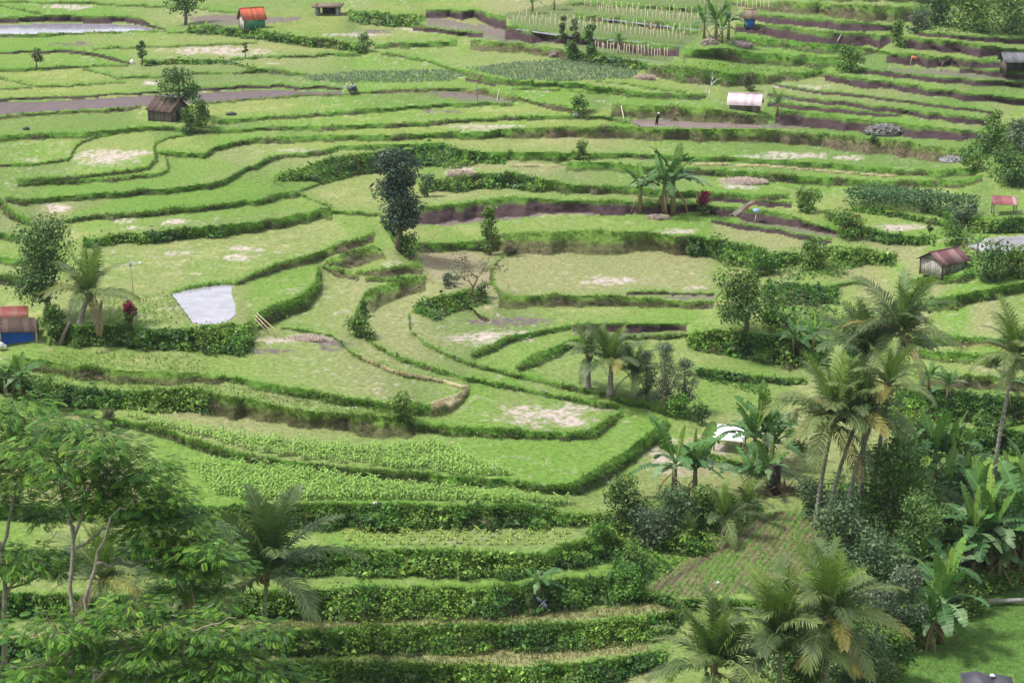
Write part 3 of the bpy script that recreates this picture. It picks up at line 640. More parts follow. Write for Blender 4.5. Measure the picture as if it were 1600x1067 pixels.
# short rice stubble and grass on the level ground
fld = ~bk & vis & ~pl
for nm, kd, Pp, c in WATERS: fld &= ~inpoly(PX, PY, Pp)
for Pp in MUDS: fld &= ~inpoly(PX, PY, Pp)
P, Nn, s, j, i = sample(np.where(fld, np.where(mead, 1.5, 0.45), 0) * np.clip(0.3 + 1.5 * n2, 0.2, 1.7))
lum = FC[j, i]; dry = lum[:, 0] > 0.36
keep = ~dry | (rng.random(len(P)) < 0.9); P, s, lum, j, i = P[keep], s[keep], lum[keep], j[keep], i[keep]
nb = 2; P = np.repeat(P, nb, 0); s = np.repeat(s, nb); lum = np.repeat(lum, nb, 0); dry = np.repeat(dry[keep], nb)[:, None]
P = P + rng.standard_normal(P.shape) * (1.2 / s)[:, None] * np.array([1, 1, 0]); D = np.stack([np.zeros(len(P)), np.zeros(len(P)), np.ones(len(P))], 1) + rng.standard_normal(P.shape) * np.where(dry, np.array([1.6, 1.6, .3]), 0.35); D[:, 2] = np.abs(D[:, 2]) * np.where(dry[:, 0], .35, 1); D /= np.linalg.norm(D, axis=1)[:, None]
G = MB(); G.add(*blades(P, D, np.maximum(0.09, 1.7 / s) * rng.uniform(0.5, 1.4, len(P)), np.maximum(0.016, 0.75 / s), vary(len(P), np.clip(lum * np.array([1.45, 1.5, 1.15]), 0, .6), 0.18, 0.10)))
tag(G.build('field_grass', M_GRASS), 'short grass and rice stubble on the level paddies', kind='stuff'); nf = G.n // 6
# leafy creepers and weeds on the taller banks
bush = fbm(WX * 0.8, WY * 0.8 + WZ * 0.8, 3, 77)
weed = np.zeros((NY, NX), bool)
for q in WEEDS: weed |= inpoly(PX + (n2 - .5) * 30, PY + (n3 - .5) * 14, q)
weed &= vis & ~pl & ~mead
P, Nn, s, j, i = sample(np.where(kk['l'] | weed, 2.3, np.where(kk['g'] & (TT < 150), 0.22, 0)) * np.clip(0.25 + 1.6 * bush, 0.2, 1.8))
outw = rng.random(len(P)) ** 1.5 * (0.15 + 0.9 * np.clip(bush[j, i] - 0.35, 0, 1) * 1.8)
outw *= np.where(KK[j, i] == 'l', 1.0, 0.4); outw = np.where(weed[j, i], outw * 1.4, outw)
P = P + Nn * outw[:, None] + rng.standard_normal(P.shape) * 0.06
Nn = Nn * 0.5 + np.array([0, -0.15, 0.75]) + rng.standard_normal(P.shape) * 0.55; Nn /= np.linalg.norm(Nn, axis=1)[:, None]
kind3 = fbm(WX * 0.35 + 9, WY * 0.35 + WZ * .3, 3, 88)[j, i]
base = np.where((kind3 < 0.44)[:, None], np.array((0.046, 0.130, 0.020)), np.where((kind3 < 0.56)[:, None], np.array((0.084, 0.205, 0.025)), np.array((0.155, 0.275, 0.036))))
L = np.maximum(0.15, 4.0 / s) * rng.uniform(0.6, 1.5, len(P)) * np.where(rng.random(len(P)) < .22, 1.8, 1.0)
G = MB(); G.add(*leafcards(P, Nn, L, L * rng.uniform(0.4, 0.75, len(P)), vary(len(P), base, 0.42, 0.07)))
tag(G.build('undergrowth', M_LEAF), 'leafy weeds and creepers covering the tall banks', kind='stuff')
print('grass', ng, nf, 'leaves', G.n // 4, round(time.time() - T0, 1))

# ------------------------------------------------------------------ plants
def unit(v): v = np.asarray(v, float); return v / (np.linalg.norm(v, axis=-1, keepdims=True) + 1e-9)
def place(x, y):
    p = at(x, y); return Vector([float(c) for c in p]), float(ppm(x, y))
def crown_leaves(mb, clumps, leaf, n, cols, upw=0.5):
    """leaves spread through the clumps (x,y,z,rx,ry,rz), denser towards their skin"""
    cl = np.array(clumps); wgt = cl[:, 3] * cl[:, 4]; wgt = wgt / wgt.sum()
    k = rng.choice(len(cl), n, p=wgt); d = unit(rng.standard_normal((n, 3))); r = rng.random(n) ** 0.42
    P = cl[k, :3] + d * cl[k, 3:6] * r[:, None]
    Nn = unit(d * 0.55 + np.array([0, 0, upw]) + rng.standard_normal((n, 3)) * 0.5)
    L = leaf * rng.uniform(0.6, 1.5, n)
    cols = np.array(cols, float); tone = rng.integers(0, len(cols), len(cl))
    ci = np.where(rng.random(n) < 0.6, tone[k], rng.integers(0, len(cols), n))
    mb.add(*leafcards(P, Nn, L, L * rng.uniform(0.45, 0.8, n), vary(n, cols[ci], 0.2, 0.1)))
GREENS = {'dark': [(0.055, 0.125, 0.032), (0.082, 0.170, 0.038), (0.135, 0.23, 0.05)], 'blue': [(0.070, 0.130, 0.058), (0.10, 0.175, 0.072), (0.15, 0.23, 0.10)],
          'mid': [(0.070, 0.155, 0.028), (0.105, 0.21, 0.034), (0.16, 0.27, 0.045)], 'yel': [(0.11, 0.20, 0.035), (0.155, 0.25, 0.045), (0.19, 0.29, 0.06)],
          'olive': [(0.085, 0.115, 0.04), (0.115, 0.145, 0.05), (0.15, 0.17, 0.07)], 'teal': [(0.040, 0.072, 0.046), (0.055, 0.095, 0.058), (0.085, 0.135, 0.078)], 'lush': [(0.07, 0.18, 0.026), (0.10, 0.24, 0.032), (0.14, 0.28, 0.04)],
          'grey': [(0.13, 0.18, 0.10), (0.16, 0.21, 0.125), (0.10, 0.15, 0.08)], 'top': [(0.045, 0.11, 0.026), (0.07, 0.15, 0.03), (0.17, 0.25, 0.05)]}
def tree(name, label, cat, x, y, h, w, tone='mid', leafpx=4.2, trunk=0.25, nc=14, dens=2.6, group=None, flat=1.0, barkc=(0.17, 0.13, 0.10), lean=0.0, sparse=False, crown='crown', stem='trunk'):
    """a tree or bush standing at photo pixel x, y; h and w in photo pixels"""
    loc, s = place(x, y); t = thing(name, label, cat, loc, 0, group)
    H, Wd = h / s, w / s; z0 = H * trunk; ch = H - z0; cx = lean * H
    cl = []
    for i in range(nc):
        d = unit(rng.standard_normal(3)); rr = rng.random() ** 0.4 * 0.74
        zc = z0 + ch * min(.9, max(.06 if trunk < .12 else .14, (i + rng.uniform(.1, .9)) / nc))
        u = (zc - z0) / ch; env = 1.0 if flat == 0 else (0.55 + 0.9 * math.sin(math.pi * min(1, max(0, u * 0.80 + 0.15)))) / 1.2
        rc = rng.uniform(0.24, 0.38) * min(Wd, ch * 1.2) * (0.6 if sparse else 1)
        cl.append((cx * u + d[0] * rr * Wd / 2 * env, d[1] * rr * Wd / 2 * env, zc, rc, rc, rc * 0.75))
    mb = MB(); n = int(min(12000, 1.7 * dens * (h * w * (1 - trunk)) / (leafpx ** 2 * 0.42) * (0.35 if sparse else 1)))
    crown_leaves(mb, cl, leafpx / s, max(60, n), GREENS[tone])
    mb.build(crown, M_LEAF, t)
    tb = MB(); r0 = max(0.05, 0.028 * H + 0.012 * Wd)
    p = [(0, 0, -0.3), (0.02 * H, 0, z0 * 0.6), (cx * .4, 0, z0 + ch * 0.25), (cx * .8, 0, z0 + ch * 0.7)]
    tb.tube(p, [r0 * 1.2, r0, r0 * .7, r0 * .25], 7, barkc)
    for c in cl[:max(4, nc // 2)]:
        b = np.array(p[1]) * 0.5 + np.array(p[2]) * 0.5; e = np.array(c[:3])
        tb.tube([b, b * .5 + e * .5 + np.array([0, 0, -.05 * H]), e], [r0 * .5, r0 * .32, r0 * .12], 5, barkc)
    tb.build(stem, M_BARK, t, True)
    return t

# ---- coconut palms
FR = {}
def frond_mesh(a0, bend, nl=46, colm=(0.125, 0.195, 0.055), colt=(0.21, 0.235, 0.065), mid=(0.34, 0.35, 0.13), dry=False):
    n = 15; t = np.linspace(0, 1, n); ang = a0 - bend * t ** 1.25
    dx = np.cos(ang) / (n - 1); dz = np.sin(ang) / (n - 1); x = np.concatenate([[0], np.cumsum(dx[:-1])]); z = np.concatenate([[0], np.cumsum(dz[:-1])])
    sway = 0.05 * rng.standard_normal() * t ** 2
    mb = MB(); C = np.stack([x, sway, z], 1)
    mb.tube(C, np.linspace(0.011, 0.003, n), 5, np.array(mid))
    tl = np.linspace(0.10, 0.995, nl); V = []; F = []; Cc = []
    for sd in (-1, 1):
        for i, u in enumerate(tl):
            b = np.array([np.interp(u, t, x), np.interp(u, t, sway), np.interp(u, t, z)]); a = np.interp(u, t, ang)
            fw = np.array([math.cos(a), 0, math.sin(a)]); sdv = np.array([0, sd, 0]); up = np.array([-math.sin(a), 0, math.cos(a)])
            ll = 0.235 * (math.sin(math.pi * (0.14 + 0.80 * u)) ** 0.65) * rng.uniform(0.82, 1.12)
            dr = rng.uniform(0.25, 0.9) + (0.5 if dry else 0)
            d1 = unit(sdv * 0.9 + fw * (0.55 + 0.5 * u) + up * 0.22 + rng.standard_normal(3) * 0.07); d2 = unit(d1 + np.array([0, 0, -dr]) + rng.standard_normal(3) * 0.1)
            wv = unit(np.cross(d1, up)) * 0.0098 * (1.1 - 0.4 * u)
            m = b + d1 * ll * 0.5; e = m + d2 * ll * 0.5
            k = len(V); V += [b - wv * .6, b + wv * .6, m + wv, m - wv, e + wv * .15, e - wv * .15]
            F += [(k, k + 1, k + 2, k + 3), (k + 3, k + 2, k + 4, k + 5)]
            c = np.array(colm) * rng.uniform(0.75, 1.3); ct = c * (1 - 0.6 * u ** 2) + np.array(colt) * 0.6 * u ** 2
            Cc += [c, c, ct, ct, ct * 1.12, ct * 1.12]
    mb.add(V, [np.array(F)], np.array(Cc))
    return mb.mesh('frond', M_PLANT)
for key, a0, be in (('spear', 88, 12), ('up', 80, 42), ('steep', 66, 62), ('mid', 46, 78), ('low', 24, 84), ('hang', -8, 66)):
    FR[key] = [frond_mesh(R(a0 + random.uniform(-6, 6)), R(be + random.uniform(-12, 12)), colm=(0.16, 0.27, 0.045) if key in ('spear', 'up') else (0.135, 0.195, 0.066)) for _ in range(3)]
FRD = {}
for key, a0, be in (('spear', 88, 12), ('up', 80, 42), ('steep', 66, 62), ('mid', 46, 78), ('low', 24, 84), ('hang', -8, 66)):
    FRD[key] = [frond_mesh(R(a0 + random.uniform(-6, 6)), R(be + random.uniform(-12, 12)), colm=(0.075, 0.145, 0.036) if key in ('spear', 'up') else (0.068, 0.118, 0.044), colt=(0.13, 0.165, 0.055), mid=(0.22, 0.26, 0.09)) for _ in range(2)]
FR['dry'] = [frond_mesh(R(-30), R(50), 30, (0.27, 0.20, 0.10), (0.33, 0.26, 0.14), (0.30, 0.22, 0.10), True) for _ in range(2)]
FR['gold'] = [frond_mesh(R(30), R(75), 38, (0.24, 0.225, 0.06), (0.34, 0.27, 0.07), (0.36, 0.32, 0.10)) for _ in range(2)]
def palm(label, bx, by, cx, cy, lpx, n=22, young=False, dry=2, gold=2, nuts=True, group='coconut palms', cat='palm', name='coconut_palm', barkc=(0.29, 0.26, 0.225), r=0.135, spin=None, depth=0.0, erect=False, dark=.33):
    loc, s = place(bx, by); t = thing(name, label, cat, loc, 0, group)
    th = math.atan2(SP, CP) + math.atan((by - 533.5) / FPX)
    hz = max(0.05, (by - cy) / s / math.cos(th)); hx = (cx - bx) / s
    top = np.array([hx, depth, hz]); L = lpx / s
    if hz > 0.4:
        tb = MB(); k = 14; u = np.linspace(0, 1, k)[:, None]
        bowx = hx * u ** 1.6; pts = np.concatenate([bowx, depth * u, hz * u], 1); pts[0, 2] = -0.4
        rad = r * (1.45 - 0.75 * u[:, 0] ** 0.5); rad[1] *= 1.15
        m = 44; uu = np.linspace(0, 1, m); P2 = np.stack([np.interp(uu, u[:, 0], pts[:, q]) for q in range(3)], 1); R2 = np.interp(uu, u[:, 0], rad) * (1 + 0.06 * (np.arange(m) % 2))
        cols = np.repeat(np.array(barkc)[None] * (0.72 + 0.5 * (np.arange(m) % 2))[:, None] * rng.uniform(.85, 1.15, (m, 1)), 8, 0)
        tb.tube(P2, R2, 8, cols); tb.build('trunk', M_BARK, t, True)
    sp = spin if spin is not None else random.uniform(0, 6.28)
    keys = ['spear'] * 2 + ['up'] * max(3, n // 5) + ['steep'] * (n // 4) + ['mid'] * (n // 4) + ['low'] * (n // 5)
    keys += ['hang'] * max(0, n - len(keys)) + ['gold'] * gold + ['dry'] * dry
    if erect: keys = ['spear'] * 3 + ['up'] * 7 + ['steep'] * 5 + ['mid'] * 3 + ['low'] * 3 + ['hang'] * 2 + ['dry'] * dry
    for i, kx in enumerate(keys):
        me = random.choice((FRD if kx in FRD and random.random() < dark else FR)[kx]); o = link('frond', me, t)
        sc = L * random.uniform(0.86, 1.12) * (0.85 if kx in ('spear', 'dry') else 1.0)
        o.location = (float(top[0]), float(top[1]), float(top[2]) + random.uniform(-0.1, 0.1)); o.scale = (sc,) * 3
        o.rotation_euler = (random.uniform(-.35, .35), random.uniform(-.12, .12), sp + i * 2.39996 + random.uniform(-.25, .25))
    hb = MB(); 
    hb.tube([top + (0, 0, -.45), top + (0, 0, .0), top + (0, 0, .5)], [r * 0.9, r * 1.5, r * .5], 8, (0.20, 0.14, 0.09)); hb.build('crown_base', M_BARK, t, True)
    if nuts:
        for i in range(5):
            a = random.uniform(0, 6.28); cb = MB(); cb.blob(top + np.array([math.cos(a) * .34, math.sin(a) * .34, -.3 - .12 * (i % 2)]), (.13, .13, .16), 8, 6, (0.20, 0.20, 0.06) if i % 2 else (0.22, 0.13, 0.05))
            cb.build('coconut', M_STONE, t, True)
    return t

# ---- banana plants
BL = {}
def banana_leaf(a0, bend, col, tears=0.25, w=0.135, dry=False):
    n = 16; t = np.linspace(0, 1, n); ang = a0 - bend * t ** 1.2
    x = np.concatenate([[0], np.cumsum(np.cos(ang[:-1]) / (n - 1))]); z = np.concatenate([[0], np.cumsum(np.sin(ang[:-1]) / (n - 1))])
    mb = MB(); C = np.stack([x, 0 * x, z], 1); mb.tube(C, np.linspace(0.02, 0.005, n), 5, np.array(col) * 1.5 + 0.03)
    V = []; F = []; Cc = []
    for sd in (-1, 1):
        fold = rng.uniform(0.15, 0.6)
        for i in range(2, n - 1):
            u0, u1 = t[i], t[i + 1]
            w0 = w * math.sin(math.pi * min(1, (u0 - .1) / .92)) ** 0.5; w1 = w * max(0.02, math.sin(math.pi * min(1, (u1 - .1) / .92))) ** 0.5
            a = ang[i]; up = np.array([-math.sin(a), 0, math.cos(a)]); fl = fold + (rng.uniform(-.2, .8) if rng.random() < tears else 0) + (1.0 if dry else 0)
            d = np.array([0, sd * math.cos(fl), 0]) + up * (0.35 - math.sin(fl) * 0.9)
            gap = 0.35 if rng.random() < tears else 0.0
            b0, b1 = C[i], C[i + 1]; e0 = b0 + d * w0 + (b1 - b0) * gap * .6; e1 = b1 + d * w1 - (b1 - b0) * gap * .6
            k = len(V); V += [b0, b1, e1, e0]; F.append((k, k + 1, k + 2, k + 3)); c = np.array(col) * rng.uniform(0.85, 1.18); Cc += [c * 1.08, c * 1.08, c, c]
    mb.add(V, [np.array(F)], np.array(Cc)); return mb.mesh('leaf', M_PLANT)
for key, a0, be, c in (('up', 82, 25, (0.115, 0.225, 0.040)), ('steep', 68, 60, (0.078, 0.180, 0.042)), ('arch', 52, 95, (0.070, 0.160, 0.046)), ('low', 25, 90, (0.058, 0.135, 0.042)), ('furl', 85, 10, (0.21, 0.32, 0.055))):
    BL[key] = [banana_leaf(R(a0 + random.uniform(-8, 8)), R(be + random.uniform(-15, 15)), c, 0.2 if key in ('up', 'furl') else 0.45, 0.07 if key == 'furl' else 0.14) for _ in range(3)]
BL['dry'] = [banana_leaf(R(-35), R(50), (0.27, 0.18, 0.10), 0.5, 0.10, True) for _ in range(2)]
BL['pale'] = [banana_leaf(R(40), R(90), (0.16, 0.25, 0.11), 0.45) for _ in range(2)]
def banana(label, x, y, h, n=8, dry=2, group='banana plants', pale=2, lean=0.0, wide=1.0):
    loc, s = place(x, y); t = thing('banana_plant', label, 'banana plant', loc, 0, group)
    H = h / s; st = H * 0.42; L = H * 0.62 * wide
    tb = MB(); r = 0.055 * H ** 0.7
    pts = [(0, 0, -.3), (lean * st * .4, 0, st * .5), (lean * st, 0, st)]
    tb.tube(pts, [r * 1.25, r, r * .7], 8, np.repeat(np.array([(0.19, 0.14, 0.09), (0.22, 0.19, 0.10), (0.20, 0.24, 0.09)]), 8, 0)); tb.build('stem', M_BARK, t, True)
    keys = ['furl'] * (1 if n > 4 and random.random() < .6 else 0) + ['up'] * (n // 6) + ['steep'] * (n // 4) + ['arch'] * (n // 4); keys += ['low'] * max(0, n - len(keys) - pale) + ['pale'] * pale + ['dry'] * dry
    a0 = random.uniform(0, 6.28)
    for i, kx in enumerate(keys):
        o = link('leaf', random.choice(BL[kx]), t); sc = L * random.uniform(.8, 1.15)
        o.location = (lean * st, 0, st * (random.uniform(0.88, 1.0) if kx != 'dry' else random.uniform(.6, .85))); o.scale = (sc * (.7 if kx == 'dry' else 1),) * 3
        o.rotation_euler = (random.uniform(-.3, .3), random.uniform(-.1, .1), a0 + i * 2.4 + random.uniform(-.3, .3))
    return t

# ---- every palm
palm('young coconut palm with a bright crown beside the dark tree above the leafy bank', 126, 506, 143, 462, 80, 15, dry=2, gold=1, nuts=False, r=.22)
palm('coconut palm rising behind the feathery tree at the lower left, ash grey hanging fronds', 411, 1085, 425, 905, 150, 20, dry=2, gold=1, erect=True, dark=.8)
palm('grey crowned palm half hidden behind the branches of the feathery tree', 150, 1100, 172, 915, 105, 16, dry=2, gold=1, nuts=False)
palm('half hidden palm between the feathery tree and the ash grey palm', 287, 1095, 298, 930, 110, 15, dry=3, gold=1, nuts=False)
palm('short palm with hanging leaves, leftmost of three beside the feathery grey shrub', 918, 606, 920, 556, 54, 15, dry=1, gold=0, nuts=False, r=.2, dark=.6)
palm('palm with one tall upright spear, middle of three beside the feathery grey shrub', 953, 616, 955, 566, 66, 17, dry=1, gold=1, nuts=False, r=.2, dark=.6)
palm('short dark palm nearest the feathery grey shrub', 990, 620, 991, 582, 54, 15, dry=1, gold=0, nuts=False, r=.2, dark=.7)
palm('tall palm with a wide drooping crown, in front of the cluster above the dark bushes', 1275, 818, 1294, 663, 128, 24, dry=1, gold=4, spin=.4)
palm('slender leaning palm directly behind the wide drooping crown', 1292, 828, 1334, 652, 92, 17, dry=1, gold=2)
palm('dark upright palm crown behind the wide drooping crown', 1345, 776, 1346, 562, 100, 20, dry=0, gold=0, dark=.8)
palm('tallest palm of the cluster, its pale crown reaching up beside the lone hut', 1362, 796, 1392, 528, 104, 22, dry=2, gold=1)
palm('slim thick leaved palm with a short trunk in the middle of the cluster', 1318, 830, 1372, 610, 78, 14, dry=0, gold=2)
palm('lone tall palm with a pale bare trunk near the right edge', 1556, 752, 1575, 562, 88, 21, dry=2, gold=1)
palm('palm with golden side fronds in front of the dark bushes at lower right', 1282, 1115, 1292, 968, 128, 23, dry=2, gold=4, spin=1.1)
palm('palm with a tall upright spear between two others at the bottom edge', 1215, 1125, 1215, 1005, 128, 20, dry=1, gold=2, erect=True)
palm('lowest palm crown, cut by the bottom edge of the photo', 1108, 1150, 1112, 1048, 132, 20, dry=1, gold=2, erect=True)
palm('short fallen looking palm below the golden fronded palm', 1287, 1125, 1288, 1024, 80, 9, dry=1, gold=3, nuts=False)
palm('young stemless palm with a bright spear beside the ploughed plot', 1129, 835, 1130, 812, 66, 10, dry=0, gold=0, nuts=False, group='young palms', r=.08)
palm('young drooping palm under the bananas by the ploughed plot', 1165, 812, 1166, 790, 56, 9, dry=0, gold=0, nuts=False, group='young palms', r=.08)
palm('tiny palm seedling among the weeds above the ploughed plot', 1078, 845, 1078, 838, 38, 6, dry=0, gold=0, nuts=False, group='young palms', r=.05)

# ---- every banana plant
bn = [('small banana plant with a bright furled leaf, left of the pair on the round terrace', 1000, 332, 88, 7, 1), ('tall banana plant, left of the touching pair on the round terrace', 1037, 334, 112, 7, 2), ('tall banana plant with a leaf reaching up, right of the touching pair', 1051, 336, 120, 7, 3),
      ('banana plant at the top edge left of the bean stakes', 832, 22, 44, 7, 1), ('dark banana plant at the top edge behind the bean stakes', 866, 16, 40, 6, 2),
      ('banana plant left in the clump beside the blue hut', 1100, 60, 55, 7, 2), ('tall banana plant in the middle of the clump beside the blue hut', 1118, 64, 72, 9, 2), ('banana plant right in the clump beside the blue hut', 1138, 62, 62, 8, 2), ('low banana plant in front of the clump beside the blue hut', 1128, 68, 48, 7, 2),
      ('small banana plant beside the pink roofed hut', 1215, 182, 46, 7, 2), ('banana plant in front of the lowest row of bean stakes', 966, 84, 38, 6, 1), ('little banana plant at the end of the bean stakes', 1008, 88, 24, 5, 0),
      ('banana plant with a pale stem on the leafy bank left of the palm cluster', 1241, 552, 62, 7, 1), ('stout banana plant on the leafy bank beside the palm cluster', 1270, 548, 56, 8, 0),
      ('tall banana plant with a brown hanging leaf below the walled field corner', 1053, 778, 128, 8, 2), ('banana plant with one broad upright leaf next to the tall one', 1085, 783, 120, 6, 2),
      ('banana plant overhanging the white sheet shelter', 1178, 728, 106, 9, 3), ('dark banana plant behind the white sheet shelter', 1196, 720, 114, 9, 2), ('banana plant with yellowing leaves right of the white sheet shelter', 1206, 735, 98, 8, 3), ('low banana plant in front of the shelter clump', 1172, 768, 74, 8, 1), ('low banana plant above the heap of dead wood', 1200, 772, 86, 8, 2),
      ('banana plant with yellow hanging leaf on the terrace right of the palm cluster', 1450, 612, 52, 6, 2), ('banana plant with dark stem on the terrace right of the palm cluster', 1480, 626, 60, 7, 2), ('small banana plant behind the lone palm trunk', 1573, 628, 64, 6, 1),
      ('banana plant at the left of the bright banana clump', 1410, 742, 82, 8, 1), ('banana plant, second in the bright banana clump', 1432, 748, 92, 8, 1), ('tallest banana plant of the bright clump', 1458, 752, 106, 9, 1), ('banana plant with pale leaves in the bright clump', 1480, 752, 102, 9, 2), ('banana plant at the right of the bright clump', 1504, 748, 84, 8, 2),
      ('banana plant with a bright furled leaf, top of the dark grove', 1508, 800, 96, 9, 1), ('banana plant at the left of the dark grove', 1492, 890, 112, 8, 2), ('banana plant inside the dark grove', 1518, 893, 140, 9, 3), ('broad leaved banana plant in the middle of the dark grove', 1545, 892, 148, 10, 3), ('banana plant with hanging leaves in the dark grove', 1572, 888, 130, 9, 3), ('banana plant at the right edge of the dark grove', 1598, 880, 150, 9, 2), ('low banana plant under the dark grove', 1560, 905, 84, 8, 2),
      ('banana plant with brown torn leaves beside the bright meadow', 1468, 1005, 152, 10, 4), ('banana plant behind the brown torn one', 1436, 912, 92, 7, 3), ('low banana plant at the foot of the brown torn one', 1450, 1012, 104, 7, 3),
      ('banana plant at the back of the dark grove, beside the lone palm foot', 1530, 835, 128, 9, 2), ('banana plant high at the right edge of the dark grove', 1580, 826, 118, 9, 2), ('banana plant left of the bright furled leaf in the grove', 1476, 806, 96, 8, 2), ('banana plant among the dark shrubs left of the grove', 1432, 812, 92, 8, 2), ('banana plant at the right edge behind the grove', 1596, 772, 92, 8, 1), ('banana plant with brown leaves between the grove and the torn one', 1480, 925, 100, 8, 4), ('lone young banana plant in front of the leafy bank', 839, 938, 66, 6, 2),
      ('banana plant with pale drooping leaves at the left edge', 34, 622, 74, 9, 2), ('darker banana plant behind the pale one at the left edge', 10, 620, 70, 8, 2), ('small banana plant beside the pond at the right edge', 1527, 396, 36, 6, 0), ('yellowish banana plant behind the lone hut', 1506, 392, 40, 6, 2)]
for lab, x, y, h, n, d in bn: banana(lab, x, y, h * 1.08, n + 3, d, wide=.84 if y < 400 else 1.0)

